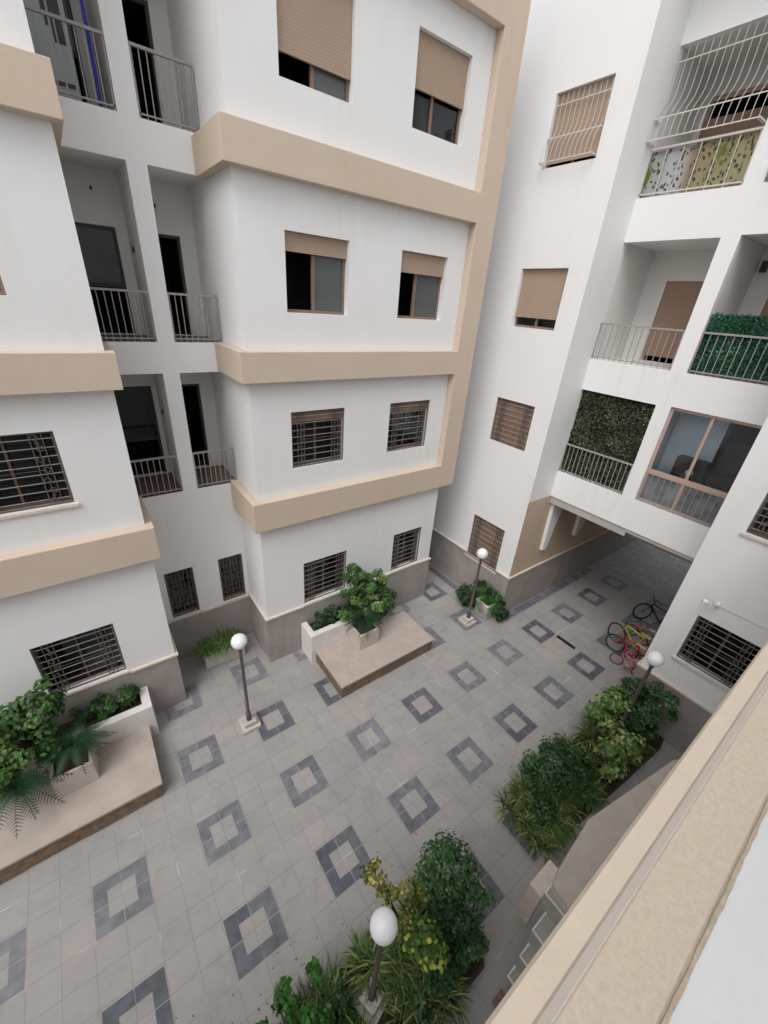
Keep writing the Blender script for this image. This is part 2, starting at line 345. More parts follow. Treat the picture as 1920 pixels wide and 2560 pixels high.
# ---------------------------------------------------------------- ground
def paving_mat():
    M = bpy.data.materials.new('courtyard_tile'); M.use_nodes = True; t = M.node_tree; b = t.nodes['Principled BSDF']
    geo = t.nodes.new('ShaderNodeNewGeometry')
    mp = t.nodes.new('ShaderNodeMapping'); mp.inputs['Location'].default_value = (0.02, -0.10, 0)
    t.links.new(geo.outputs['Position'], mp.inputs['Vector'])
    br = t.nodes.new('ShaderNodeTexBrick'); br.offset = 0.0; br.inputs['Scale'].default_value = 1.0
    br.inputs['Brick Width'].default_value = 0.391; br.inputs['Row Height'].default_value = 0.391; br.inputs['Mortar Size'].default_value = 0.006
    br.inputs['Mortar Smooth'].default_value = 0.3; br.inputs['Bias'].default_value = 0.0
    br.inputs['Color1'].default_value = (0.362, 0.350, 0.338, 1); br.inputs['Color2'].default_value = (0.338, 0.328, 0.320, 1)
    br.inputs['Mortar'].default_value = (0.26, 0.256, 0.252, 1)
    t.links.new(mp.outputs[0], br.inputs['Vector'])
    n = t.nodes.new('ShaderNodeTexNoise'); n.inputs['Scale'].default_value = 0.9; n.inputs['Detail'].default_value = 8; n.inputs['Roughness'].default_value = 0.6
    t.links.new(geo.outputs['Position'], n.inputs['Vector'])
    r = t.nodes.new('ShaderNodeValToRGB'); r.color_ramp.elements[0].position = 0.3; r.color_ramp.elements[1].position = 0.7
    r.color_ramp.elements[0].color = (0.84, 0.87, 0.88, 1); r.color_ramp.elements[1].color = (1.08, 1.03, 1.02, 1)
    t.links.new(n.outputs['Fac'], r.inputs['Fac'])
    mx = t.nodes.new('ShaderNodeMix'); mx.data_type = 'RGBA'; mx.blend_type = 'MULTIPLY'; mx.inputs['Factor'].default_value = 1
    t.links.new(br.outputs['Color'], mx.inputs['A']); t.links.new(r.outputs['Color'], mx.inputs['B'])
    # pale cement smears along some joints
    n2 = t.nodes.new('ShaderNodeTexNoise'); n2.inputs['Scale'].default_value = 1.6; n2.inputs['Detail'].default_value = 3
    t.links.new(geo.outputs['Position'], n2.inputs['Vector'])
    r2 = t.nodes.new('ShaderNodeValToRGB'); r2.color_ramp.elements[0].position = 0.56; r2.color_ramp.elements[1].position = 0.7
    t.links.new(n2.outputs['Fac'], r2.inputs['Fac'])
    ml = t.nodes.new('ShaderNodeMath'); ml.operation = 'MULTIPLY'; t.links.new(br.outputs['Fac'], ml.inputs[0]); t.links.new(r2.outputs['Color'], ml.inputs[1])
    mx2 = t.nodes.new('ShaderNodeMix'); mx2.data_type = 'RGBA'; mx2.inputs['B'].default_value = (0.62, 0.60, 0.58, 1)
    t.links.new(ml.outputs[0], mx2.inputs['Factor']); t.links.new(mx.outputs['Result'], mx2.inputs['A'])
    n4 = t.nodes.new('ShaderNodeTexNoise'); n4.inputs['Scale'].default_value = 3.1; n4.inputs['Detail'].default_value = 9; n4.inputs['Roughness'].default_value = 0.7; n4.inputs['Distortion'].default_value = 0.6
    t.links.new(geo.outputs['Position'], n4.inputs['Vector'])
    r4 = t.nodes.new('ShaderNodeValToRGB'); r4.color_ramp.elements[0].position = 0.33; r4.color_ramp.elements[0].color = (0.885, 0.88, 0.875, 1); r4.color_ramp.elements[1].position = 0.5; r4.color_ramp.elements[1].color = (1, 1, 1, 1)
    t.links.new(n4.outputs['Fac'], r4.inputs['Fac'])
    mx4 = t.nodes.new('ShaderNodeMix'); mx4.data_type = 'RGBA'; mx4.blend_type = 'MULTIPLY'; mx4.inputs['Factor'].default_value = 1
    t.links.new(mx2.outputs['Result'], mx4.inputs['A']); t.links.new(r4.outputs['Color'], mx4.inputs['B'])
    t.links.new(mx4.outputs['Result'], b.inputs['Base Color']); b.inputs['Roughness'].default_value = 0.6; b.inputs['Specular IOR Level'].default_value = 0.3
    n3 = t.nodes.new('ShaderNodeTexNoise'); n3.inputs['Scale'].default_value = 25; n3.inputs['Detail'].default_value = 5
    t.links.new(geo.outputs['Position'], n3.inputs['Vector'])
    bp = t.nodes.new('ShaderNodeBump'); bp.inputs['Strength'].default_value = 0.25; bp.inputs['Distance'].default_value = 0.006
    t.links.new(n3.outputs['Fac'], bp.inputs['Height']); t.links.new(bp.outputs[0], b.inputs['Normal'])
    return M
bm = new_bm(); quad(bm, (-120, -120, 0), (120, -120, 0), (120, 120, 0), (-120, 120, 0)); struct('courtyard_ground', bm, paving_mat())
# slate border squares: real inlaid tiles, a few mm proud
SL = leaf_mat('slate_tile', (0.10, 0.106, 0.128), (0.225, 0.225, 0.24), rough=0.5)
_t = SL.node_tree; _b = _t.nodes['Principled BSDF']; _t.links.new(_b.outputs[0], _t.nodes['Material Output'].inputs['Surface'])
_rn = [n for n in _t.nodes if n.type == 'VALTORGB'][0]
_g = _t.nodes.new('ShaderNodeNewGeometry'); _n = _t.nodes.new('ShaderNodeTexNoise'); _n.inputs['Scale'].default_value = 6; _n.inputs['Detail'].default_value = 6
_t.links.new(_g.outputs['Position'], _n.inputs['Vector'])
_m = _t.nodes.new('ShaderNodeMix'); _m.data_type = 'RGBA'; _m.blend_type = 'SOFT_LIGHT'; _m.inputs['Factor'].default_value = 0.7
_t.links.new(_rn.outputs['Color'], _m.inputs['A']); _t.links.new(_n.outputs['Fac'], _m.inputs['B']); _t.links.new(_m.outputs['Result'], _b.inputs['Base Color'])
bm = new_bm(); var = bm.loops.layers.float.new('var') if False else None
slates = []
def slate(pts, v): slates.append((pts, v))
PIT = 1.565; X0, Y0 = 0.375, 4.385
for i in range(-6, 12):
    for j in range(-4, 3):
        cx_, cy_ = X0 + i * PIT, Y0 + j * PIT
        if cy_ < 0.2 or (cx_ > 9.0 and cy_ > 5.3): continue
        if cx_ > 14.6: continue
        base = random.uniform(0.1, 0.75)
        if j == 2 and i < 5: base = 0.65
        if i == 6: base = 0.05
        for sx in (-1, 1):
            for sy in (-1, 1):
                g, o, q = 0.006, 0.372, 0.196
                pts = [(g, q), (q, q), (q, g), (o, g), (o, o), (g, o)]
                pts = [(cx_ + sx * a, cy_ + sy * b) for a, b in pts]
                if sx * sy < 0: pts.reverse()
                slate(pts, min(1, max(0, base + random.uniform(-.22, .22))))
# border strips by the right-hand wing
y = 5.52
for k in range(26):
    x = 9.3 + k * 0.2
    slate([(x, 5.22), (x + .19, 5.22), (x + .19, 5.46), (x, 5.46)], random.uniform(0.1, 0.8))
for k in range(40):
    yy = 5.6 + k * 0.2
    slate([(8.95, yy), (9.2, yy), (9.2, yy + .19), (8.95, yy + .19)], random.uniform(0.1, 0.6))
me = bpy.data.meshes.new('slate_paving_squares'); vv = []; ff = []; va = []
for pts, v in slates:
    n0 = len(vv); vv += [(a, b, 0.004) for a, b in pts]; ff.append(list(range(n0, n0 + len(pts)))); va += [v] * len(pts)
me.from_pydata(vv, [], ff); at = me.attributes.new('var', 'FLOAT', 'POINT'); at.data.foreach_set('value', va)
me.materials.append(SL); o = bpy.data.objects.new('slate_paving_squares', me); COL.objects.link(o); o['kind'] = 'structure'
bm.free()
# paler small slabs beyond the passage
def slab_mat():
    M = bpy.data.materials.new('passage_slab'); M.use_nodes = True; t = M.node_tree; b = t.nodes['Principled BSDF']
    geo = t.nodes.new('ShaderNodeNewGeometry')
    br = t.nodes.new('ShaderNodeTexBrick'); br.inputs['Scale'].default_value = 1.0; br.inputs['Brick Width'].default_value = 0.55; br.inputs['Row Height'].default_value = 0.28
    br.inputs['Mortar Size'].default_value = 0.012; br.inputs['Color1'].default_value = (0.30, 0.30, 0.31, 1); br.inputs['Color2'].default_value = (0.38, 0.375, 0.37, 1); br.inputs['Mortar'].default_value = (0.2, 0.2, 0.2, 1)
    mp = t.nodes.new('ShaderNodeMapping'); mp.inputs['Rotation'].default_value = (0, 0, R(90))
    t.links.new(geo.outputs['Position'], mp.inputs['Vector']); t.links.new(mp.outputs[0], br.inputs['Vector']); t.links.new(br.outputs['Color'], b.inputs['Base Color'])
    b.inputs['Roughness'].default_value = 0.6
    return M
bm = new_bm(); quad(bm, (15.3, -3, 0.004), (40, -3, 0.004), (40, 12, 0.004), (15.3, 12, 0.004)); struct('far_paving', bm, slab_mat())

# ---------------------------------------------------------------- BACK BUILDING
TOP = 14.6
YC, YR = 7.55, 8.83
back = thing('apartment_building', 'white building with beige bands, its left and centre blocks either side of stacked narrow balconies', 'building', (3.5, 8.8, 0))
P = PY(YC)
rows = [(5.29, 6.5), (8.3, 9.53), (11.37, 12.63)]
cen = [(3.53, 4.78, 1.5, 2.76), (6.32, 7.38, 1.5, 2.76)]
for a, b in rows: cen += [(3.34, 4.6, a, b), (5.83, 7.09, a, b)]
lef = [(-1.69, -0.45, 1.52, 2.79), (-1.69, -0.44, 5.36, 6.55), (-1.73, -0.47, 8.32, 9.53), (-1.72, -0.47, 11.37, 12.63)]
bm = new_bm()
wall(bm, P, 2.53, 8.15, 4.05, TOP, [(*h, .2) for h in cen if h[2] > 4])
wall(bm, P, 2.53, 7.83, 0, 4.05, [(*h, .2) for h in cen if h[2] < 4])
wall(bm, P, -14, 0.44, 0, TOP, [(*h, .2) for h in lef])
# side walls
quad(bm, (2.53, YC, 0), (2.53, 10.0, 0), (2.53, 10.0, TOP), (2.53, YC, TOP))
quad(bm, (0.44, YC, 0), (0.44, YR, 0), (0.44, YR, TOP), (0.44, YC, TOP))
quad(bm, (8.15, YC, 4.05), (8.15, 18, 4.05), (8.15, 18, TOP), (8.15, YC, TOP)); quad(bm, (7.83, YC, 0), (7.83, 18, 0), (7.83, 18, 4.05), (7.83, YC, 4.05))
quad(bm, (7.83, YC, 4.05), (8.15, YC, 4.05), (8.15, 18, 4.05), (7.83, 18, 4.05))
# roof, far side
quad(bm, (-14, YC, TOP), (8.15, YC, TOP), (8.15, 18, TOP), (-14, 18, TOP)); quad(bm, (-14, 18, 0), (8.15, 18, 0), (8.15, 18, TOP), (-14, 18, TOP))
# recess front
PR = PY(YR)
ops = [(4.66, 7.1), (7.65, 10.23), (10.78, 13.3)]
rec_holes = []
for a, b in ops: rec_holes += [(0.46, 1.36, a, b, 0.0), (1.65, 2.53, a, b, 0.0)]
rec_holes += [(0.65, 1.27, 1.36, 2.7, .2), (1.85, 2.44, 1.36, 2.7, .2)]
def wall2(bm, P, u0, u1, w0, w1, holes):
    wall(bm, P, u0, u1, w0, w1, [h for h in holes])
wall2(bm, PR, 0.44, 2.53, 0, TOP, rec_holes)
obj('wall', bm, WHITE, back)
# balconies in the recess: floors, ceilings, partition and back walls
bm = new_bm()
doors = {0: [(0.30, 1.27), (1.72, 2.24)], 1: [(0.30, 1.18), (1.72, 2.25)], 2: [(0.30, 1.17), (1.72, 2.25)]}
dtop = {0: 6.66, 1: 9.43, 2: 12.55}
dh = []
for k, (a, b) in enumerate(ops):
    for dn in doors[k]: dh.append((dn[0], dn[1], a + .02, dtop[k], 0.12))
wall(bm, PY(10.0), 0.2, 2.53, 4.0, TOP, dh)
for a, b in ops:
    for u0, u1 in ((0.46, 1.36), (1.65, 2.53)):
        quad(bm, (u0, YR, b), (u1, YR, b), (u1, 10, b), (u0, 10, b))
    quad(bm, (1.36, YR, a), (1.36, 10, a), (1.36, 10, b), (1.36, YR, b)); quad(bm, (1.65, YR, a), (1.65, 10, a), (1.65, 10, b), (1.65, YR, b))
    quad(bm, (0.46, YR, a), (0.46, 10, a), (0.46, 10, b), (0.46, YR, b))
obj('balcony_walls', bm, INNER, back)
boxes('balcony_floor', back, mat('brown_floor_tile', (0.17, 0.125, 0.105), 0.5, 0.4, noise=0.3, nscale=8), [(u0 + .002, u1 - .002, YR + .004, 9.996, a - .03, a + .004) for a, b in ops for u0, u1 in ((0.46, 1.36), (1.65, 2.53))])
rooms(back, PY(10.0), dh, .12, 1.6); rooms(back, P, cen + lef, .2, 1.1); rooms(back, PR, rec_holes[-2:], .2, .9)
# doors
for n_, (u0, u1, w0, w1, d) in enumerate(dh):
    bm = new_bm(); Q = PY(10.0); t = .05
    pbox(bm, Q, u0 + .003, u0 + t, w0, w1 - .003, .04, .10); pbox(bm, Q, u1 - t, u1 - .003, w0, w1 - .003, .04, .10); pbox(bm, Q, u0 + t, u1 - t, w1 - t - .003, w1 - .003, .04, .10)
    if n_ % 2 == 0: pbox(bm, Q, u0 + t, u1 - t, w0 + .8, w0 + .87, .045, .095)
    f = obj('balcony_door', bm, mat('dark_door_frame', (0.05, 0.042, 0.04), 0.5, 0.4), back)
    if n_ % 2 == 0:
        bm = new_bm(); pbox(bm, Q, u0 + t, u1 - t, w0 + .87, w1 - t - .003, .066, .074); obj('pane', bm, mat('door_glass_grey', (0.05, 0.055, 0.06), 0.15, 0.6, noise=0.3, nscale=2) if n_ != 0 else GLASS, f)
for a, b in ops:
    h = 0.8
    railing(back, PR, 0.46, 1.36, a, h); railing(back, PR, 1.65, 2.51, a, h)
# windows
window(back, P, *cen[0], grill='std'); window(back, P, *cen[1], grill='std')
window(back, P, *cen[2], grill='std', shutter=0.16, mull=.48, sill=False); window(back, P, *cen[3], grill='std', shutter=0.16, mull=.48, sill=False)
window(back, P, *cen[4], shutter=0.2, open_left=True, mull=.47, sill=False); window(back, P, *cen[5], shutter=0.27, open_left=True, mull=.42, sill=False)
window(back, P, *cen[6], shutter=0.73, open_left=True, mull=.48, sill=False, frosted=True); window(back, P, *cen[7], shutter=0.53, mull=.42, sill=False)
window(back, P, *lef[0], grill='std'); window(back, P, *lef[1], grill='std'); window(back, P, *lef[2], shutter=.5, sill=False); window(back, P, *lef[3], shutter=.5, sill=False)
window(back, PR, *rec_holes[-2][:4], grill='dense'); window(back, PR, *rec_holes[-1][:4], grill='dense')
# bands
FR = YC - 0.2
for (a, b, n_) in ((4.06, 4.72, 0), (7.13, 7.66, 1), (10.2, 10.72, 2), (13.1, 13.65, 3)):
    bm = new_bm(); lp = 0.2
    box(bm, 2.53 - .17, 7.598, FR, YC - .002, a, b); box(bm, 2.53 - .17, 2.528, YC - .002, YR - .002, a, b)
    obj('beige_band', bm, BEIGE, back, bevel=0.008)
    bm = new_bm()
    box(bm, -14, 0.56, FR, YC - .002, a, b); box(bm, 0.442, 0.56, YC - .002, YR - .002, a, b)
    obj('beige_band', bm, BEIGE, back, bevel=0.008)
bm = new_bm(); box(bm, 7.6, 8.17, FR - .002, YC - .003, 4.06, TOP); obj('beige_pilaster', bm, BEIGE, back, bevel=0.008)
# plinth and its stone trim
q = .03; zt = 1.44
boxes('plinth', back, PLINTH, [(2.50, 7.86, YC - q, YC - .002, 0, zt), (2.50, 2.528, YC - .002, YR - q, 0, zt), (.47, 2.50, YR - q, YR - .002, 0, 1.30), (.442, .47, YC - .002, YR - q, 0, zt), (-14, .47, YC - q, YC - .002, 0, zt), (7.832, 7.86, YC - .002, 17, 0, zt)])
q = .06; zb = zt + .055
boxes('plinth_trim', back, TRIM, [(2.47, 3.48, YC - q, YC - .001, zt, zb), (4.83, 6.27, YC - q, YC - .001, zt, zb), (7.43, 7.89, YC - q, YC - .001, zt, zb), (2.47, 2.529, YC - .001, YR - q, zt, zb),
    (-.40, .50, YC - q, YC - .001, zt, zb), (-14, -1.74, YC - q, YC - .001, zt, zb), (.441, .50, YC - .001, YR - q, zt, zb), (.50, .6, YR - q, YR - .001, 1.30, 1.355), (1.32, 1.8, YR - q, YR - .001, 1.30, 1.355)], .006)

# things on the recess balconies
bm = new_bm(); box(bm, 1.17, 1.215, 9.0, 9.04, 10.79, 13.2)
single('hanging_strap', bm, mat('blue_strap', (0.03, 0.04, 0.32), 0.6, 0.3), 'narrow bright blue strap hanging down the upper left balcony in front of its doorway', 'strap', (1.19, 9.02, 10.79))
t_ = thing('white_cabinet', 'pale grey-blue panel cabinet with two short dark vent slots standing on the upper left balcony', 'cabinet', (0.75, 9.3, 10.79))
bm = new_bm(); box(bm, 0.5, 0.99, 9.25, 9.6, 10.79, 12.15); obj('cabinet_body', bm, mat('pale_blue_grey_panel', (0.40, 0.44, 0.45), 0.5, 0.4, noise=0.08), t_, bevel=0.01)
bm = new_bm(); box(bm, 0.70, 0.82, 9.236, 9.252, 11.0, 11.045); box(bm, 0.84, 0.96, 9.236, 9.252, 11.0, 11.045); obj('vent_slot', bm, BLACK, t_)
bm = new_bm(); box(bm, 0.72, 0.77, 9.236, 9.252, 11.6, 11.95); box(bm, 0.80, 0.93, 9.236, 9.252, 11.45, 12.1); obj('dark_opening', bm, BLACK, t_)

for (x, y, z, lab) in ((.93, 9.99, 9.95, 'small dark hook high on the back wall of the left middle balcony'), (1.88, 9.99, 9.85, 'small dark hook high on the back wall of the right middle balcony')):
    bm = new_bm(); tube(bm, [(x, y, z), (x, y - .05, z), (x, y - .07, z + .03)], .012, 6); lathe(bm, (x, y - .02, z - .02), [(.02, 0), (.02, .03)], 8)
    single('wall_hook', bm, BLACK, lab, 'hook', (x, y, z))
for (x, y, z, lab) in ((1.355, 9.55, 9.1, 'small dark socket on the side wall of the left middle balcony'), (1.355, 9.6, 6.2, 'small dark socket on the side wall of the left lowest balcony')):
    bm = new_bm(); box(bm, x - .02, x, y - .03, y + .03, z - .05, z + .05); box(bm, x - .026, x - .02, y - .02, y + .02, z - .035, z + .035)
    single('wall_socket', bm, BLACK, lab, 'socket', (x, y, z), bevel=.003)
# ---------------------------------------------------------------- RIGHT-HAND WING
XA, XB, YA, YCC = 9.28, 10.31, 5.51, 1.64
wing = thing('apartment_building', '', 'building', (10.0, 3.5, 0))
wing['label'] = 'white wing on the right, its balconies above the open passage where bicycles stand'
PA, PB = PX(XA), PX(XB)
wA = [(6.02, 7.24, 1.36, 2.85), (6.02, 7.24, 5.3, 6.5), (6.02, 7.26, 8.27, 9.53), (6.02, 7.25, 11.4, 12.62)]
wC = [(0.06, 1.15, 2.18, 3.36), (0.06, 1.15, 5.33, 6.5), (0.06, 1.15, 8.4, 9.53)]
bB = [(3.72, 5.508, 4.77, 6.99), (1.642, 3.42, 4.79, 7.02), (3.70, 5.508, 7.72, 10.1), (1.642, 3.39, 7.72, 10.12), (3.68, 5.508, 10.87, 13.12), (1.642, 3.38, 10.87, 13.12)]
bm = new_bm()
wall(bm, PA, YA, 18, 0, TOP, [(*h, .2) for h in wA])
wall(bm, PA, -8, YCC, 0, TOP, [(*h, .2) for h in wC])
wall(bm, PB, YCC, YA, 4.0, TOP, [(*h, 0.15) for h in bB])
quad(bm, (XA, YA, 4), (XB, YA, 4), (XB, YA, TOP), (XA, YA, TOP)); quad(bm, (XA, YCC, 4), (XB, YCC, 4), (XB, YCC, TOP), (XA, YCC, TOP))
quad(bm, (XA, -8, TOP), (17, -8, TOP), (17, 18, TOP), (XA, 18, TOP)); 
quad(bm, (17, YCC, 3.74), (17, YA, 3.74), (17, YA, TOP), (17, YCC, TOP)); quad(bm, (17, YCC, 4), (20, YCC, 4), (20, YCC, TOP), (17, YCC, TOP)); quad(bm, (17, YA, 4), (20, YA, 4), (20, YA, TOP), (17, YA, TOP))
quad(bm, (20, -8, 0), (20, YCC, 0), (20, YCC, TOP), (20, -8, TOP)); quad(bm, (20, YA, 0), (20, 18, 0), (20, 18, TOP), (20, YA, TOP))
obj('wall', bm, WHITE, wing)
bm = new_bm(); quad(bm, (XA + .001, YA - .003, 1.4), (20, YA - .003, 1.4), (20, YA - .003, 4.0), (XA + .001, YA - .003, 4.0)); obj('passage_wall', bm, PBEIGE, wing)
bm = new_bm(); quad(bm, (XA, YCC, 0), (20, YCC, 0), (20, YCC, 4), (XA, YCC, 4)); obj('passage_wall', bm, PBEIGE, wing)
bm = new_bm(); box(bm, XB + .26, 16.9, YCC + .002, YA - .006, 3.74, 3.99); obj('passage_ceiling', bm, mat('dimming_ceiling', (.34, .27, .21), .9, .1, noise=.15), wing)  # out of view; hung low and coloured dark to deepen the passage shade
bm = new_bm(); box(bm, 14.6, 15.1, YCC + .01, YA - .02, 2.75, 3.738); obj('added_shade_beam', bm, mat('dimming_ceiling', (.34, .27, .21)), wing)  # unseen beam, added to cut the light in the passage
bm = new_bm(); box(bm, XB + .03, XB + .25, 3.34, YA - .01, 3.78, 3.998); box(bm, XB + .03, XB + .25, YCC + .01, 3.34, 3.90, 3.998)
obj('lintel', bm, mat('grey_lintel', (0.46, 0.435, 0.41), 0.85, 0.2, noise=0.1), wing)
# tapered white brackets on the passage wall
for (a, b, c, d, zt_, zb_) in ((10.45, 11.12, 10.55, 10.74, 3.99, 2.1), (12.3, 13.6, 12.36, 12.5, 3.99, 2.1)):
    bm = new_bm(); vs0 = [(a, zt_), (b, zt_), (d, zb_), (c, zb_)]
    f1 = [bm.verts.new((x, YA - .005, z)) for x, z in vs0]; f2 = [bm.verts.new((x, YA - .11, z)) for x, z in vs0]
    bm.faces.new(f1); bm.faces.new(list(reversed(f2)))
    for i in range(4): bm.faces.new((f1[i], f2[i], f2[(i + 1) % 4], f1[(i + 1) % 4]))
    obj('wall_bracket', bm, WHITE, wing)
# plinth
q = .03; zt = 1.44
boxes('plinth', wing, PLINTH, [(XA - q, XA - .002, YA, 17, 0, zt), (XA - q, 20, YA - q, YA - .004, 0, zt), (XA - q, XA - .002, -7, YCC, 0, zt), (XA - q, 20, YCC + .004, YCC + q, 0, zt)])
q = .06
boxes('plinth_trim', wing, TRIM, [(XA - q, XA - .001, YA, 5.97, zt, zt + .055), (XA - q, XA - .001, 7.29, 17, zt, zt + .055), (XA - q, 19.9, YA - q, YA - .005, zt, zt + .055),
    (XA - q, XA - .001, -7, YCC, zt, zt + .055), (XA - q, 15.1, YCC + .004, YCC + q, zt, zt + .055)], .006)
# windows of the flanks
window(wing, PA, *wA[0], grill='std', shutter=0.98); window(wing, PA, *wA[1], grill='std', shutter=0.95, sill=False); window(wing, PA, *wA[2], shutter=0.79, sill=False); wtop = window(wing, PA, *wA[3], shutter=0.9, sill=False)
window(wing, PA, *wC[0], grill='std'); window(wing, PA, *wC[1], grill='std'); window(wing, PA, *wC[2], shutter=.6)
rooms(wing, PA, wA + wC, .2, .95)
# bulging white grilles
def belly(t):   # t = 0 bottom .. 1 top : outward offset
    return 0.30 * (1 / (1 + math.exp((t - 0.36) * 16)))
def bulge_grille(parent, P, u0, u1, w0, w1, n, bars_w, name='bulging_grille', dd=0.03, M=RAILW, amp=1.0):
    bm = new_bm()
    for i in range(n + 1):
        u = u0 + .02 + (u1 - u0 - .04) * i / n
        pts = [P(u, w0 + (w1 - w0) * k / 16, dd - amp * belly(k / 16)) for k in range(17)]
        tube(bm, pts, 0.0055, 5)
        if i in (0, n): tube(bm, [P(u, w0, dd - amp * belly(0)), P(u, w0, dd + .02)], 0.0065, 4)
    for w in bars_w:
        t = (w - w0) / (w1 - w0); d_ = dd - amp * belly(t)
        pbox(bm, P, u0 - .0, u1 + .0, w - .009, w + .009, d_ - .006, d_ + .006)
        if t < .4:
            for u in (u0, u1): pbox(bm, P, u - .008, u + .008, w - .012, w + .012, d_, dd + .02)
    return obj(name, bm, M, parent)
bulge_grille(wtop, PA, 6.04, 7.23, 11.44, 12.58, 10, [12.42, 11.46, 11.88], amp=.7)
# balconies of the wing
bm = new_bm(); XW = 11.85
wins = [(3.0, 4.9, 4.8, 6.45), (1.7, 3.3, 4.8, 6.8), (3.72, 5.02, 7.74, 9.5), (1.7, 3.0, 7.74, 9.55), (3.9, 5.38, 10.89, 12.78), (1.7, 2.9, 10.89, 12.6)]
wall(bm, PX(XW), YCC, YA, 4.1, TOP, [(*w_, 0.12) for w_ in wins if w_[0] not in (3.0,) or True])
for (u0, u1, w0, w1) in bB:
    for (x0, x1) in ((XB + .15, XW),):
        quad(bm, (x0, u0, w1), (x1, u0, w1), (x1, u1, w1), (x0, u1, w1)); quad(bm, (x0, u0, w0), (x1, u0, w0), (x1, u0, w1), (x0, u0, w1)); quad(bm, (x0, u1, w0), (x1, u1, w0), (x1, u1, w1), (x0, u1, w1))
        quad(bm, (x0, u0, w0 - .002), (x1, u0, w0 - .002), (x1, u1, w0 - .002), (x0, u1, w0 - .002))
obj('balcony_walls', bm, mat('pale_balcony_plaster', (0.70, 0.69, 0.67), 0.9, 0.2, noise=0.05, nscale=1.5, bump=.2), wing)
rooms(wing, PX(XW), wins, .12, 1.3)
for k, (u0, u1, w0, w1) in enumerate(wins):
    Q = PX(XW); bm = new_bm()
    pbox(bm, Q, u0 + .003, u0 + .05, w0, w1 - .003, .05, .10); pbox(bm, Q, u1 - .05, u1 - .003, w0, w1 - .003, .05, .10); pbox(bm, Q, u0 + .05, u1 - .05, w1 - .06, w1 - .003, .05, .10)
    f = obj('balcony_door', bm, PINKF, wing)
    bm = new_bm(); lift = 0.12 if k in (2, 3) else 0.02
    if k == 4: pbox(bm, Q, u0 + .01, u1 - .01, w0 + .02, w1 - .35, .015, .035)
    elif k == 1: pass
    else: pbox(bm, Q, u0 + .01, u1 - .01, w0 + lift, w1 - .005, .015, .035)
    if k != 1: obj('roller_shutter', bm, mat('dark_tan_shutter', (0.34, 0.225, 0.165), 0.55, 0.3, noise=0.08, nscale=2), f)
    else: bm.free()
railing(wing, PB, *bB[0][:2], bB[0][2], .78, d=.03, sp=.115, M=mat('light_grey_rail', (0.34, 0.33, 0.31), .5, .4, noise=.1)); railing(wing, PB, *bB[2][:2], bB[2][2], .78, d=.03, sp=.13, M=RAIL); railing(wing, PB, *bB[3][:2], bB[3][2], .78, d=.03, sp=.13, M=RAIL)
r5 = railing(wing, PB, *bB[4][:2], bB[4][2], .78, d=.03, sp=.3, M=RAILW); railing(wing, PB, *bB[5][:2], bB[5][2], .78, d=.03, sp=.13, M=RAIL)
bulge_grille(wing, PB, 3.70, 5.49, 11.70, 13.08, 14, [12.9, 11.72, 12.05])
# glazed-in balcony
Q = PB; u0, u1, w0, w1 = bB[1]
bm = new_bm()
for a in ((u0 + .004, u0 + .06, w0 + .01, w1 - .004), (u1 - .06, u1 - .004, w0 + .01, w1 - .004), (u0 + .06, u1 - .06, w1 - .065, w1 - .004), (u0 + .06, u1 - .06, w0 + .68, w0 + .80), (u0 + .06, u1 - .06, w0 + .01, w0 + .06)):
    pbox(bm, Q, *a, .06, .12)
um = 2.62
pbox(bm, Q, um - .035, um + .035, w0 + .06, w0 + .68, .065, .115); pbox(bm, Q, um - .03, um + .03, w0 + .80, w1 - .065, .065, .115)
gz = obj('glazed_screen', bm, PINKF, wing, bevel=.004)
bm = new_bm(); pbox(bm, Q, u0 + .06, um - .03, w0 + .80, w1 - .065, .087, .093); pbox(bm, Q, um + .03, u1 - .06, w0 + .80, w1 - .065, .087, .093); obj('pane', bm, glass_mat('clear_balcony_glass', (0.93, 0.95, 0.96), 0.03, 0.0), gz)
bm = new_bm(); pbox(bm, Q, u0 + .06, um - .035, w0 + .06, w0 + .68, .087, .093); pbox(bm, Q, um + .035, u1 - .06, w0 + .06, w0 + .68, .087, .093)
obj('lower_pane', bm, mat('stained_frosted_glass', (0.24, 0.245, 0.27), 0.25, 0.5, col2=(0.08, 0.08, 0.09), nscale=3.5), gz)
bm = new_bm()
for i in range(14):
    u = u0 + .05 + (u1 - u0 - .1) * i / 13; pbox(bm, Q, u - .006, u + .006, w0 + .01, w0 + .72, .02, .032)
pbox(bm, Q, u0 + .01, u1 - .01, w0 + .02, w0 + .04, .015, .037)
obj('railing', bm, RAIL, wing)
# inside the glazed balcony: pale blue inner wall, dark cabinet, white ball
bm = new_bm(); box(bm, 10.9, 11.0, 2.45, 3.40, 4.8, 7.0)
obj('inner_partition', bm, mat('pale_blue_paint', (0.55, 0.63, 0.70), 0.7, 0.3, noise=.1), wing)
t_ = thing('dark_cabinet', 'dark brown louvred cabinet behind the glass of the enclosed balcony', 'cabinet', (10.75, 2.75, 4.8))
bm = new_bm(); box(bm, 10.6, 10.88, 2.42, 3.02, 4.8, 5.98); obj('cabinet_body', bm, mat('dark_wood', (0.05, 0.03, 0.028), .5, .4, noise=.3), t_)
bm = new_bm()
for i in range(9): box(bm, 10.585, 10.6, 2.46, 2.98, 5.2 + i * .08, 5.24 + i * .08)
obj('louvres', bm, mat('dark_wood_2', (0.035, 0.022, 0.02), .5, .4), t_)
bm = new_bm(); bmesh.ops.create_uvsphere(bm, u_segments=20, v_segments=12, radius=.075, matrix=Matrix.Translation((10.52, 2.66, 5.72)))
for f in bm.faces: f.smooth = True
bm2 = bm
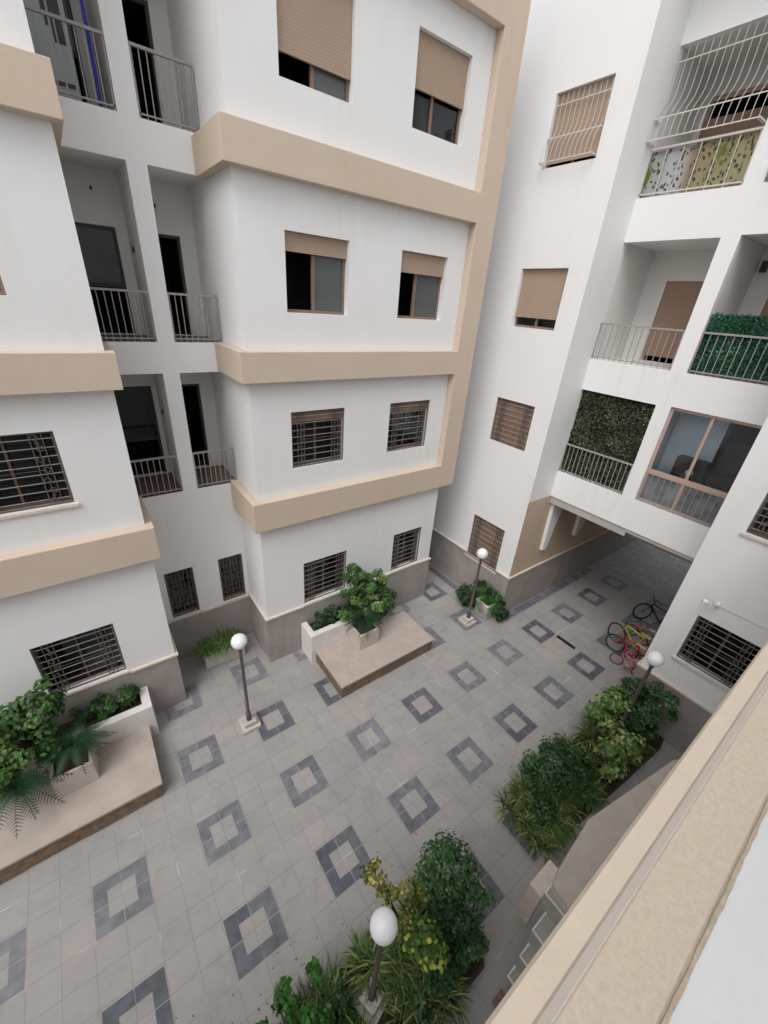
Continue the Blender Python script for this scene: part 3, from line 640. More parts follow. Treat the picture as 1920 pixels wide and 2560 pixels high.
single('white_ball', bm2, GLOBE, 'small white ball in front of the dark cabinet behind the balcony glass', 'lamp', (10.52, 2.66, 5.65))
bm = new_bm(); box(bm, 10.75, 11.5, 1.70, 2.36, 4.80, 5.75); box(bm, 11.1, 11.5, 1.70, 2.36, 5.75, 6.5)
single('dark_armchair', bm, mat('dark_brown_fabric', (.045, .032, .028), .9, .1, noise=.4, nscale=9), 'tall dark piece of furniture behind the right half of the balcony glass', 'furniture', (11.1, 2.0, 4.8), bevel=.05)
# wall lamp box on the upper balcony
t_ = thing('wall_light', 'small black box light on the balcony wall above the green leaf screen', 'light', (11.8, 3.3, 9.75))
bm = new_bm(); box(bm, 11.70, 11.80, 3.2, 3.30, 9.66, 9.86); obj('light_housing', bm, BLACK, t_)
bm = new_bm(); box(bm, 11.80, 11.85, 3.22, 3.28, 9.72, 9.80); obj('wall_mount', bm, BLACK, t_)

# ---------------------------------------------------------------- leafy screens
def mesh_obj(name, vv, ff, va, M, parent=None, orig=(0, 0, 0)):
    o_ = ORI.get(parent, Vector(orig)) if parent is not None else Vector(orig)
    me = bpy.data.meshes.new(name); me.from_pydata([(v[0] - o_.x, v[1] - o_.y, v[2] - o_.z) for v in vv], [], ff)
    at = me.attributes.new('var', 'FLOAT', 'POINT'); at.data.foreach_set('value', va); me.materials.append(M)
    o = bpy.data.objects.new(name, me); COL.objects.link(o)
    if parent is not None: o.parent = parent
    else: o.location = orig
    ORI[o] = o_
    return o
class Leaves:
    def __init__(s): s.v = []; s.f = []; s.a = []
    def leaf(s, p, n, up, L, w, var, fold=0.15):
        """pointed leaf: 6 verts, from p along 'up', face normal n"""
        p = Vector(p); n = Vector(n).normalized(); up = Vector(up); up = (up - n * up.dot(n))
        if up.length < 1e-4: up = n.orthogonal()
        up.normalize(); sd = n.cross(up); k = len(s.v)
        s.v += [p, p + up * L * .4 + sd * w - n * L * fold * .3, p + up * L * .75 + sd * w * .8 - n * L * fold * .5, p + up * L - n * L * fold, p + up * L * .75 - sd * w * .8 - n * L * fold * .5, p + up * L * .4 - sd * w - n * L * fold * .3]
        s.f += [(k, k + 1, k + 2, k + 3, k + 4, k + 5)]; s.a += [var] * 6
    def blade(s, p, dirh, L, w, var, rise=1.0, droop=1.0, seg=5):
        p = Vector(p); d = Vector((dirh[0], dirh[1], 0)).normalized(); sd = Vector((-d.y, d.x, 0)); k = len(s.v)
        for i in range(seg + 1):
            t = i / seg; h = L * (rise * t - droop * t * t); q = p + d * L * (0.25 * t + 0.55 * t * t) + Vector((0, 0, h)); ww = w * (1 - t) ** .6 * (0.6 + .4 * min(1, t * 4))
            s.v += [q + sd * ww, q - sd * ww]; s.a += [min(1, var + t * .15)] * 2
        for i in range(seg): s.f.append((k + 2 * i, k + 2 * i + 1, k + 2 * i + 3, k + 2 * i + 2))
    def frond(s, p, dirh, L, var, rise=.9, droop=.9, n=22, wl=.13):
        p = Vector(p); d = Vector((dirh[0], dirh[1], 0)).normalized(); sd = Vector((-d.y, d.x, 0)); prev = None; pts = []
        for i in range(n + 1):
            t = i / n; pts.append(p + d * L * (0.35 * t + .6 * t * t * .9) + Vector((0, 0, L * (rise * t - droop * t * t))))
        for i in range(n):
            a, b = pts[i], pts[i + 1]; k = len(s.v); q = .004
            s.v += [a + sd * q, a - sd * q, b - sd * q, b + sd * q]; s.f.append((k, k + 1, k + 2, k + 3)); s.a += [var] * 4
            t = (i + .5) / n
            if t < .08: continue
            ll = wl * math.sin(PI * min(1, t * .9 + .1)) ** .6 * (L / .6)
            tg = (b - a).normalized()
            for sg in (-1, 1):
                e = (sd * sg * .85 + tg * .55 + Vector((0, 0, -.15 + .35))) .normalized(); k = len(s.v); wv = tg * .009
                c = a + e * ll; s.v += [a - wv, a + wv, c + wv * .3 - Vector((0, 0, ll * .25)), c - wv * .3 - Vector((0, 0, ll * .25))]
                s.f.append((k, k + 1, k + 2, k + 3)); s.a += [min(1, max(0, var + random.uniform(-.15, .15)))] * 4
rnd = random.Random(11)
def rv(): 
    while True:
        v = Vector((rnd.uniform(-1, 1), rnd.uniform(-1, 1), rnd.uniform(-1, 1)))
        if .05 < v.length < 1: return v
def crown(lv, blobs, n, L, w, tone=.35, spread=.25, cluster=1, tip=0.0, clumps=26, upb=.5):
    """leaves on twig-end clumps scattered through ellipsoid blobs"""
    tot = sum(b[3] * b[4] * b[5] for b in blobs); clist = []
    for b in blobs:
        k = max(4, int(clumps * (b[3] * b[4] * b[5]) / tot))
        for _ in range(k):
            v = rv().normalized() * rnd.uniform(.55, 1.02); c = Vector((b[0] + v.x * b[3], b[1] + v.y * b[4], b[2] + v.z * b[5]))
            clist.append((c, v, rnd.uniform(.17, .30) * min(b[3], b[4], b[5]) / .5 * .75, rnd.uniform(-.3, .28)))
    for i in range(n):
        c, v, r, cv = clist[rnd.randrange(len(clist))]
        q = rv(); p = c + q * r; nn = (v * .6 + q * .7 + Vector((0, 0, upb)) + rv() * .5)
        up = (q + v * .3 + rv() * .7); x = tone + cv + rnd.gauss(0, spread * .5)
        if tip and q.length > .6 and nn.normalized().z > .3: x += tip
        lv.leaf(p, nn, up, L * rnd.uniform(.7, 1.25), w * rnd.uniform(.75, 1.2), min(1, max(0, x)))
    return clist
# ivy net on the lower left balcony of the wing
def leaf_screen(name, P, u0, u1, w0, w1, d, M, n, L, w, label, cat, base=.35, vert=False):
    o_ = Vector(P((u0 + u1) / 2, w0, d)); root = thing(name, label, cat, o_)
    bm = new_bm(); pbox(bm, P, u0, u1, w0, w1, d + .012, d + .03); obj('backing_net', bm, mat(name + '_backing', (0.018, 0.03, 0.012) if 'ivy' in name else (0.01, 0.06, 0.03), .9, .1, noise=.5, nscale=20), root)
    lv = Leaves(); nrm = (Vector(P(0, 0, 0)) - Vector(P(0, 0, 1)))
    for i in range(n):
        u = rnd.uniform(u0, u1); z = rnd.uniform(w0, w1); p = P(u, z, d + rnd.uniform(-.02, .01))
        lv.leaf(p, nrm + rv() * .9, Vector((0, 0, -1 if not vert else 1)) + rv() * .9, L * rnd.uniform(.7, 1.3), w * rnd.uniform(.7, 1.3), min(1, max(0, base + .25 * math.sin(u * 5 + z * 3) * math.sin(z * 7 - u * 2) + rnd.gauss(0, .2))))
    mesh_obj('leaves', lv.v, lv.f, lv.a, M, root)
leaf_screen('ivy_screen', PB, 3.73, 5.50, 4.80, 6.97, .10, L_IVY, 5200, .05, .02, 'dark green artificial ivy net filling the whole lowest left balcony above the passage', 'screen', .35)
leaf_screen('leaf_screen', PB, 1.66, 3.37, 7.76, 8.83, .075, L_PLAS, 4200, .045, .016, 'bright green plastic leaf screen tied behind the railing of the middle right balcony', 'screen', .4, vert=True)
# patterned camouflage cloth on the upper balcony
def camo_mat():
    M = bpy.data.materials.new('leaf_print_cloth'); M.use_nodes = True; t = M.node_tree; b = t.nodes['Principled BSDF']
    geo = t.nodes.new('ShaderNodeNewGeometry'); sp = t.nodes.new('ShaderNodeSeparateXYZ'); t.links.new(geo.outputs['Position'], sp.inputs[0])
    r0 = t.nodes.new('ShaderNodeValToRGB'); e = r0.color_ramp.elements
    mr = t.nodes.new('ShaderNodeMapRange'); mr.inputs['From Min'].default_value = 5.5; mr.inputs['From Max'].default_value = 3.7; t.links.new(sp.outputs['Y'], mr.inputs['Value']); t.links.new(mr.outputs[0], r0.inputs['Fac'])
    e[0].position = .0; e[0].color = (.27, .28, .24, 1); e[1].position = 1; e[1].color = (.29, .255, .15, 1)
    x = e.new(.34); x.color = (.42, .43, .46, 1); x = e.new(.44); x.color = (.26, .19, .125, 1); x = e.new(.7); x.color = (.26, .235, .12, 1)
    v = t.nodes.new('ShaderNodeTexVoronoi'); v.inputs['Scale'].default_value = 10.5; v.inputs['Randomness'].default_value = .8
    mp = t.nodes.new('ShaderNodeMapping'); mp.inputs['Scale'].default_value = (1, 1.5, .85); mp.inputs['Rotation'].default_value = (R(30), 0, 0)
    t.links.new(geo.outputs['Position'], mp.inputs['Vector']); dn = t.nodes.new('ShaderNodeTexNoise'); dn.inputs['Scale'].default_value = 9; t.links.new(geo.outputs['Position'], dn.inputs['Vector']); va_ = t.nodes.new('ShaderNodeVectorMath'); va_.operation = 'MULTIPLY_ADD'; va_.inputs[1].default_value = (.16, .16, .16); t.links.new(dn.outputs['Color'], va_.inputs[0]); t.links.new(mp.outputs[0], va_.inputs[2]); t.links.new(va_.outputs[0], v.inputs['Vector'])
    rr = t.nodes.new('ShaderNodeValToRGB'); rr.color_ramp.elements[0].position = .33; rr.color_ramp.elements[0].color = (1, 1, 1, 1); rr.color_ramp.elements[1].position = .37; rr.color_ramp.elements[1].color = (0, 0, 0, 1)
    t.links.new(v.outputs['Distance'], rr.inputs['Fac'])
    mx = t.nodes.new('ShaderNodeMix'); mx.data_type = 'RGBA'; mx.inputs['B'].default_value = (.035, .045, .02, 1)
    t.links.new(rr.outputs['Color'], mx.inputs['Factor']); t.links.new(r0.outputs['Color'], mx.inputs['A'])
    n = t.nodes.new('ShaderNodeTexNoise'); n.inputs['Scale'].default_value = 3.2; n.inputs['Detail'].default_value = 5; t.links.new(geo.outputs['Position'], n.inputs['Vector'])
    r3 = t.nodes.new('ShaderNodeValToRGB'); r3.color_ramp.elements[0].position = .57; r3.color_ramp.elements[1].position = .63; t.links.new(n.outputs['Fac'], r3.inputs['Fac'])
    m2 = t.nodes.new('ShaderNodeMix'); m2.data_type = 'RGBA'; m2.inputs['B'].default_value = (.12, .14, .03, 1); t.links.new(r3.outputs['Color'], m2.inputs['Factor']); t.links.new(mx.outputs['Result'], m2.inputs['A'])
    t.links.new(m2.outputs['Result'], b.inputs['Base Color']); b.inputs['Roughness'].default_value = .8
    return M
bm = new_bm(); N = 36
vg = []
for i in range(N + 1):
    u = 3.72 + (5.49 - 3.72) * i / N; d_ = .075 + .012 * math.sin(u * 23) + .006 * math.sin(u * 51)
    vg.append([bm.verts.new((XB + d_, u, 10.9 + (11.62 - 10.9) * k)) for k in (0, 1)] + [bm.verts.new((XB + d_ + .004, u, 10.9 + .72 * k)) for k in (0, 1)])
for i in range(N):
    bm.faces.new((vg[i][0], vg[i + 1][0], vg[i + 1][1], vg[i][1])).smooth = True; bm.faces.new((vg[i][2], vg[i][3], vg[i + 1][3], vg[i + 1][2])).smooth = True
single('patterned_cloth', bm, camo_mat(), 'cloth printed with dark leaf spots tied inside the railing of the topmost balcony', 'cloth', (XB + .08, 4.6, 10.9))
# ---------------------------------------------------------------- plants
def branches(bm, base, tips, r=.035):
    b = Vector(base); mid = b + (sum((Vector(t) for t in tips), Vector()) / len(tips) - b) * .4
    tube(bm, [b, b.lerp(mid, .5) + Vector((.02, -.015, 0)), mid], r, 7, r * .75)
    for t in tips:
        t = Vector(t); m1 = mid.lerp(t, .5) + rv() * .05; tube(bm, [mid, m1, t], r * .6, 5, r * .2)
def tree(name, label, base, blobs, n, M, L=.07, w=.024, r=.03, cat='tree', group=None, **kw):
    root = thing(name, label, cat, base, group)
    lv = Leaves(); cl = crown(lv, blobs, n, L, w, **kw)
    bm = new_bm(); tips = [c[0] for c in cl][::max(1, len(cl) // 14)]
    branches(bm, base, tips, r); obj('trunk', bm, BARK, root)
    mesh_obj('crown', lv.v, lv.f, lv.a, M, root); return root
tree('schefflera_tree', 'bushy green tree with yellow-green tips in the planter at the left photo edge', (-1.9, 7.15, .85),
     [(-1.75, 7.0, 2.0, .36, .3, .42), (-2.35, 6.95, 1.95, .5, .38, .42), (-2.05, 6.75, 1.45, .45, .36, .4), (-2.6, 6.7, 1.4, .4, .4, .5), (-1.9, 6.95, 1.0, .4, .3, .3)], 4200, L_SCH, .085, .03, .045, tone=.38, spread=.28, tip=.22, clumps=70)
tree('hedge_shrub', 'low dark green shrub in the left white planter below the barred window sill', (-.85, 7.3, .85),
     [(-.62, 7.32, 1.05, .26, .17, .26), (-1.0, 7.3, 1.08, .28, .18, .30), (-1.35, 7.3, .98, .25, .18, .24)], 1500, L_SCH, .06, .022, .02, cat='shrub', tone=.2, spread=.25, tip=.1, clumps=36)
tree('schefflera_tree', 'two-headed leafy tree in the white planter between two barred ground floor windows', (4.9, 7.15, .8),
     [(4.80, 7.12, 2.32, .34, .28, .26), (4.6, 7.15, 1.9, .27, .24, .34), (5.22, 7.0, 1.85, .48, .36, .42), (5.45, 6.82, 1.35, .44, .33, .40), (4.75, 7.0, 1.35, .48, .3, .36), (5.15, 6.85, 1.0, .45, .3, .3)], 6800, L_SCH, .075, .027, .04, tone=.34, spread=.25, tip=.2, clumps=70)
tree('hedge_shrub', 'low dark clipped shrub filling the left end of the centre white planter', (4.1, 7.28, .85),
     [(3.78, 7.27, 1.02, .26, .2, .22), (4.2, 7.28, 1.06, .3, .2, .26), (4.55, 7.3, 1.0, .25, .2, .24)], 1900, L_DARK, .05, .018, .02, cat='shrub', tone=.3, spread=.3, clumps=40)
def cycad(label, c, n=22, L=.62, M=None, name='cycad', group=None, wl=.13, cat='plant'):
    root = thing(name, label, cat, c, group)
    bm = new_bm(); lathe(bm, (c[0], c[1], c[2]), [(.05, 0), (.07, .06), (.055, .14), (.02, .19)], 10); obj('trunk', bm, BARK, root)
    lv = Leaves()
    for i in range(n):
        a = 2 * PI * i / n * 2.618 + rnd.uniform(-.2, .2); k = i / n
        lv.frond((c[0], c[1], c[2] + .15), (math.cos(a), math.sin(a)), L * rnd.uniform(.8, 1.15), rnd.uniform(.1, .6), rise=.25 + .9 * k, droop=.75, wl=wl)
    mesh_obj('fronds', lv.v, lv.f, lv.a, M or L_CYC, root); return root
cycad('dark green cycad with arching fronds growing behind the square concrete pot on the left slab', (-1.45, 6.62, .95), 24, .68)
cycad('cycad at the photo left edge spreading its fronds over the brown-edged slab', (-2.25, 6.35, .85), 26, .78)
cycad('dark cycad spreading its fronds around the square pot on the centre slab', (4.85, 6.66, .9), 26, .62)

# raised planters with slabs
def raised_planter(label, x0, x1, sx0, sx1, y_in, yf, group):
    root = thing('raised_planter', label, 'planter', ((x0 + x1) / 2, 7.0, 0), group)
    bm = new_bm(); zr = .92; th = .16
    box(bm, x0, x1, y_in, y_in + th, 0, zr); box(bm, x0, x0 + th, y_in + th, YC - .032, 0, zr); box(bm, x1 - th, x1, y_in + th, YC - .032, 0, zr)
    obj('planter_wall', bm, PWHITE, root, bevel=.008)
    bm = new_bm(); box(bm, x0 + th + .001, x1 - th - .001, y_in + th + .001, YC - .034, .05, .8); obj('soil', bm, SOIL, root)
    bm = new_bm(); box(bm, sx0, sx1, yf, y_in - .002, .36, .42); obj('bench_slab', bm, SLAB, root, bevel=.01)
    bm = new_bm(); box(bm, sx0 + .03, sx1 - .04, yf + .035, y_in - .004, 0, .358); obj('slab_base', bm, BROWN, root)
    return root
gp = 'raised white planters with a stone slab in front'
raised_planter('long white planter with a wide brown-edged slab at the left edge of the courtyard', -6.5, -.2, -6.5, -.34, 6.93, 5.56, gp)
raised_planter('white planter with a pinkish rectangular slab in front of the centre block', 3.40, 5.75, 3.50, 6.46, 6.93, 5.56, gp)
gp = 'square concrete pots on the slabs'
for lab, x0, x1, y0, y1 in (('square pinkish concrete pot on the left slab, cycad fronds falling over it', -1.87, -1.26, 6.27, 6.85), ('square pinkish concrete pot on the centre slab under the leafy tree', 4.48, 5.09, 6.30, 6.87)):
    root = thing('square_pot', lab, 'pot', ((x0 + x1) / 2, (y0 + y1) / 2, .42), gp)
    bm = new_bm(); t = .05
    box(bm, x0, x1, y0, y0 + t, .422, .92); box(bm, x0, x1, y1 - t, y1, .422, .92); box(bm, x0, x0 + t, y0 + t, y1 - t, .422, .92); box(bm, x1 - t, x1, y0 + t, y1 - t, .422, .92)
    obj('pot_wall', bm, POTC, root, bevel=.008)
    bm = new_bm(); box(bm, x0 + t + .001, x1 - t - .001, y0 + t + .001, y1 - t - .001, .43, .86); obj('soil', bm, SOIL, root)
# recess trough
root = thing('trough_planter', 'grey concrete trough planter standing in the recess by the two narrow barred windows', 'planter', (1.55, 8.3, 0))
bm = new_bm()
def hollow(bm, x0, x1, y0, y1, z0, z1, t, fl=0.06):
    for a in ((x0, x1, y0, y0 + t), (x0, x1, y1 - t, y1)): box(bm, *a, z0, z1)
    for a in ((x0, x0 + t, y0 + t, y1 - t), (x1 - t, x1, y0 + t, y1 - t)): box(bm, *a, z0, z1)
hollow(bm, 1.08, 2.06, 8.12, 8.52, .02, .46, .05); obj('trough', bm, CONC, root, bevel=.01)
bm = new_bm(); box(bm, 1.131, 2.009, 8.171, 8.469, .05, .42); obj('soil', bm, SOIL, root)
lv = Leaves()
for i in range(330):
    x = rnd.uniform(1.1, 2.0); y = rnd.uniform(8.18, 8.46); a = rnd.uniform(0, 2 * PI)
    lv.blade((x, y, .42), (math.cos(a) - .25, math.sin(a) - .1), rnd.uniform(.36, .62), .024, rnd.uniform(.05, .75), rise=1.1, droop=.9)
root = thing('strap_leaf_plant', 'long-leaved green plants growing in the grey trough planter in the recess', 'plant', (1.55, 8.3, .42)); mesh_obj('leaves', lv.v, lv.f, lv.a, L_GRS, root)
# corner planter by the wing
root = thing('box_planter', 'small pale box planter with a dark stained front at the corner of the right-hand wing', 'planter', (8.95, 5.8, 0))
bm = new_bm(); hollow(bm, 8.66, 9.22, 5.56, 6.02, .03, .52, .045); obj('box', bm, mat('stained_pale_render', (0.60, .57, .55), .8, .2, col2=(.16, .13, .13), nscale=3.5, bump=.3), root, bevel=.008)
bm = new_bm(); hollow(bm, 8.64, 9.24, 5.54, 6.04, .525, .55, .07); obj('rim', bm, PWHITE, root)
bm = new_bm(); box(bm, 8.71, 9.17, 5.61, 5.97, .06, .48); obj('soil', bm, SOIL, root)
tree('dark_shrub', 'small dark shrub pushed up against the wall behind the second lamppost', (8.85, 6.35, 0), [(8.66, 6.38, .45, .34, .34, .42), (8.95, 6.2, .85, .24, .22, .24)], 1900, L_DARK, .06, .022, .018, cat='shrub', tone=.2, spread=.3, clumps=26)
tree('dark_shrub', 'dark drooping shrub at the foot of the wing corner, right of the pale box planter', (9.0, 5.36, 0), [(9.05, 5.38, .42, .3, .24, .4), (9.0, 5.7, .78, .26, .32, .22)], 1900, L_DARK, .06, .022, .018, cat='shrub', tone=.15, spread=.3, clumps=26)
cycad('light green young palm standing upright in the pale box planter', (9.0, 5.85, .48), 16, .85, L_MAR, 'young_palm', wl=.13)
# ---------------------------------------------------------------- planting beds in front of the camera building
def bed(label, pts, zs=.06):
    root = thing('planting_bed', label, 'flower bed', (sum(p[0] for p in pts) / len(pts), sum(p[1] for p in pts) / len(pts), 0), 'planting beds along the near side')
    bm = new_bm(); prism(bm, pts, 0.002, zs); obj('soil', bm, SOIL, root)
    bm = new_bm()
    for i in range(len(pts)):
        a = Vector((*pts[i], .05)); b = Vector((*pts[(i + 1) % len(pts)], .05)); tube(bm, [a, b], .03, 4)
    obj('edging', bm, mat('dark_edging', (.05, .045, .04), .8, .2), root)
bed('planting bed with grasses and shrubs on the right beside the canopy', [(5.0, .85), (8.9, .55), (9.2, .6), (9.2, 1.75), (5.0, 1.75)])
bed('planting bed with grasses around the nearest lamppost', [(-.6, .55), (2.95, .55), (3.1, .8), (3.1, 1.7), (-.6, 1.7)])
def grass(name, label, spots, n, Lr, M, seed):
    r_ = random.Random(seed); lv = Leaves()
    for i in range(n):
        cx0, cy0, rr = spots[r_.randrange(len(spots))]
        a = r_.uniform(0, 2 * PI); q = rr * math.sqrt(r_.random()); x, y = cx0 + q * math.cos(a), cy0 + q * math.sin(a)
        b = a + r_.uniform(-1, 1)
        lv.blade((x, y, .05), (math.cos(b), math.sin(b)), r_.uniform(*Lr), .0155, min(1, max(0, r_.gauss(.47, .3))), rise=1.15, droop=r_.uniform(.7, 1.1))
    o = mesh_obj(name, lv.v, lv.f, lv.a, M); o['kind'] = 'stuff'; tag(o, label, 'grass'); return o
sp = [(rnd.uniform(4.95, 6.9), rnd.uniform(.95, 1.7), .16) for _ in range(34)] + [(rnd.uniform(6.6, 8.6), rnd.uniform(.9, 1.75), .14) for _ in range(22)]
grass('grass_clumps', 'strap-leaved grasses carpeting the planting bed on the right', sp, 3100, (.26, .5), L_GRS, 3)
sp = [(rnd.uniform(-.5, 3.0), rnd.uniform(.62, 1.62), .15) for _ in range(60)]
sp = [s for s in sp if (s[0] - 1.38) ** 2 + (s[1] - 1.08) ** 2 > .17]
grass('grass_clumps', 'strap-leaved grasses carpeting the planting bed around the nearest lamppost', sp, 2900, (.26, .5), L_GRS, 4)
tree('dark_ficus_bush', 'dense dark green bush near the middle of the right-hand bed', (5.95, 1.4, .05), [(5.85, 1.5, 1.0, .48, .42, .5), (5.5, 1.65, .85, .28, .3, .35)], 3600, L_DARK, .055, .02, .03, cat='bush', tone=.42, spread=.35, clumps=60)
tree('variegated_shrub', 'shrub with pale yellow-green tips in the right-hand bed, the farther of two', (7.7, 1.5, .05), [(7.3, 1.62, 1.45, .26, .24, .24), (7.85, 1.5, 1.35, .32, .26, .28), (7.6, 1.45, .95, .36, .28, .3)], 2700, L_PALE, .08, .026, .03, cat='shrub', tone=.26, spread=.35, tip=.42, clumps=50)
tree('variegated_shrub', 'shrub with bright yellow-green tips in the right-hand bed, nearest the beige canopy', (7.1, 1.0, .05), [(6.95, 1.0, 1.25, .33, .26, .28), (7.3, .85, 1.1, .32, .22, .28), (6.9, .95, .8, .34, .25, .25)], 2700, L_PALE, .085, .028, .03, cat='shrub', tone=.28, spread=.35, tip=.45, clumps=50)
tree('wall_bush', 'broad dark green bush against the plinth below the big barred window on the right', (8.95, 1.15, 0), [(8.8, 1.5, 1.05, .3, .3, .42), (8.95, .95, 1.2, .25, .42, .32), (8.75, 1.05, .7, .35, .4, .4)], 4300, L_DARK, .06, .023, .035, cat='bush', tone=.6, spread=.35, clumps=70)
tree('dark_ficus_bush', 'round dark glossy bush beside the nearest lamppost', (2.8, 1.3, .05), [(2.78, 1.38, 1.45, .42, .45, .42), (2.85, 1.05, 1.0, .36, .32, .4), (2.7, 1.2, .6, .3, .3, .35)], 5200, L_DARK, .05, .019, .035, cat='bush', tone=.45, spread=.35, clumps=80)
tree('croton_shrub', 'thin leaning shrub with yellow-edged leaves left of the round dark bush', (2.15, 1.35, .05), [(1.88, 1.98, 1.35, .15, .2, .22), (1.95, 1.7, 1.15, .18, .16, .2), (2.3, 1.55, 1.2, .2, .18, .25), (2.1, 1.4, .7, .16, .16, .3)], 1100, L_YEL, .055, .02, .022, cat='shrub', tone=.4, spread=.5, tip=.2, clumps=34)
tree('yellow_green_shrub', 'low shrub with bright yellow leaf tips right of the nearest globe lamp', (2.15, 1.05, .05), [(2.1, 1.1, 1.15, .24, .2, .24), (2.25, 1.0, .8, .24, .2, .28)], 800, L_BRT, .08, .028, .02, cat='shrub', tone=.2, spread=.55, tip=.3, clumps=22)
tree('leafy_shrub', 'light green leafy shrub in the photo bottom edge left of the nearest lamppost', (.35, 1.45, .05), [(.1, 1.55, .75, .22, .2, .3), (.45, 1.75, .8, .18, .16, .28), (.5, 1.35, .6, .3, .25, .3), (.8, 1.7, .85, .1, .1, .18)], 1700, L_MAR, .06, .024, .02, cat='shrub', tone=.3, spread=.35, clumps=34)
tree('low_shrub', 'low mid-green shrub at the right end of the bottom bed, under the round dark bush', (2.6, .8, .05), [(2.5, .85, .35, .35, .22, .3), (2.85, .75, .4, .25, .2, .3), (2.1, .75, .3, .3, .18, .24)], 1500, L_DARK, .06, .022, .02, cat='shrub', tone=.5, spread=.5, clumps=34)
tree('low_shrub', 'low mid-green shrub between the light green shrub and the nearest lamppost', (1.0, 1.35, .05), [(.95, 1.3, .35, .3, .25, .28), (.7, 1.1, .3, .3, .22, .25)], 1000, L_SCH, .06, .022, .02, cat='shrub', tone=.35, spread=.4, clumps=24)
tree('low_shrub', 'low green shrub between the dark bush and the pale-tipped shrub in the right bed', (6.6, 1.35, .05), [(6.55, 1.35, .5, .35, .28, .34), (6.4, 1.0, .4, .3, .22, .3)], 1500, L_SCH, .06, .022, .02, cat='shrub', tone=.4, spread=.4, clumps=34)
tree('low_shrub', 'low dark shrub at the near left end of the right bed, among grasses', (5.35, 1.2, .05), [(5.35, 1.25, .35, .25, .25, .26)], 600, L_DARK, .05, .02, .02, cat='shrub', tone=.5, spread=.5, clumps=16)
lv = Leaves(); r_ = random.Random(21)
for i in range(170):
    k = r_.random()
    if k < .45: x, y = r_.uniform(-1, 4.2), r_.uniform(1.7, 2.6)
    elif k < .8: x, y = r_.uniform(4.2, 8.8), r_.uniform(1.8, 2.6)
    else: x, y = r_.uniform(2.6, 7), r_.uniform(4.6, 5.5)
    a = r_.uniform(0, 6.28); lv.leaf((x, y, .009), (r_.uniform(-.3, .3), r_.uniform(-.3, .3), 1), (math.cos(a), math.sin(a), 0), r_.uniform(.02, .045), .009, r_.random())
o = mesh_obj('fallen_leaves', lv.v, lv.f, lv.a, leaf_mat('dry_leaf', (.05, .035, .02), (.20, .13, .06), (.12, .16, .05))); o['kind'] = 'stuff'; tag(o, 'small dry leaves scattered on the paving beside the beds', 'leaves')
# plant at the right edge, upper balcony
root = thing('potted_plant', 'green pot plant leaning over the topmost balcony at the right edge of the photo', 'plant', (10.3, 3.2, 10.9))
bm = new_bm(); lathe(bm, (10.47, 3.2, 10.9), [(.08, 0), (.11, .2), (.1, .2)], 12); obj('pot', bm, mat('clay_pot', (.35, .16, .1), .8, .2), root)
lv = Leaves()
for i in range(26):
    a = rnd.uniform(0, 2 * PI); lv.blade((10.47, 3.2, 11.08), (math.cos(a) - .8, math.sin(a) + .3), rnd.uniform(.3, .5), .03, rnd.uniform(.1, .6), rise=.9, droop=1.0)
mesh_obj('leaves', lv.v, lv.f, lv.a, L_MAR, root)

# ---------------------------------------------------------------- globe lamps
def lamp():
    root = thing('lamp_post', '', 'lamp post', (0, 0, 0), 'globe lamp posts in the courtyard', world=False)
    bm = new_bm(); box(bm, -.2, .2, -.2, .2, 0, .09); box(bm, -.13, .13, -.13, .13, .09, .2); obj('footing', bm, CONC, root, bevel=.008)
    bm = new_bm(); lathe(bm, (0, 0, .2), [(.055, 0), (.055, .22), (.036, .25), (.033, 2.1), (.05, 2.13), (.06, 2.19)], 14); obj('pole', bm, POLE, root)
    bm = new_bm(); bmesh.ops.create_uvsphere(bm, u_segments=32, v_segments=20, radius=.155, matrix=Matrix.Translation((0, 0, 2.53)))
    for f in bm.faces: f.smooth = True
    obj('globe', bm, GLOBE, root); return root
L0 = lamp()
spots = [((1.46, 6.12, 0), 'white globe lamp post on open paving left of the centre slab', 0), ((8.16, 5.83, 0), 'farthest white globe lamp post, by the box planter at the wing corner', 0),
         ((8.32, 1.29, .0), 'white globe lamp post rising from bushes in front of the right white wall', .1), ((1.42, 1.23, 0), 'nearest white globe lamp post, its stone footing among the bottom grasses', .3)]
for i, (p, lab, rz) in enumerate(spots):
    o = L0 if i == 0 else copy_tree(L0)
    o.location = p; o.rotation_euler = (0, 0, rz); o['label'] = lab

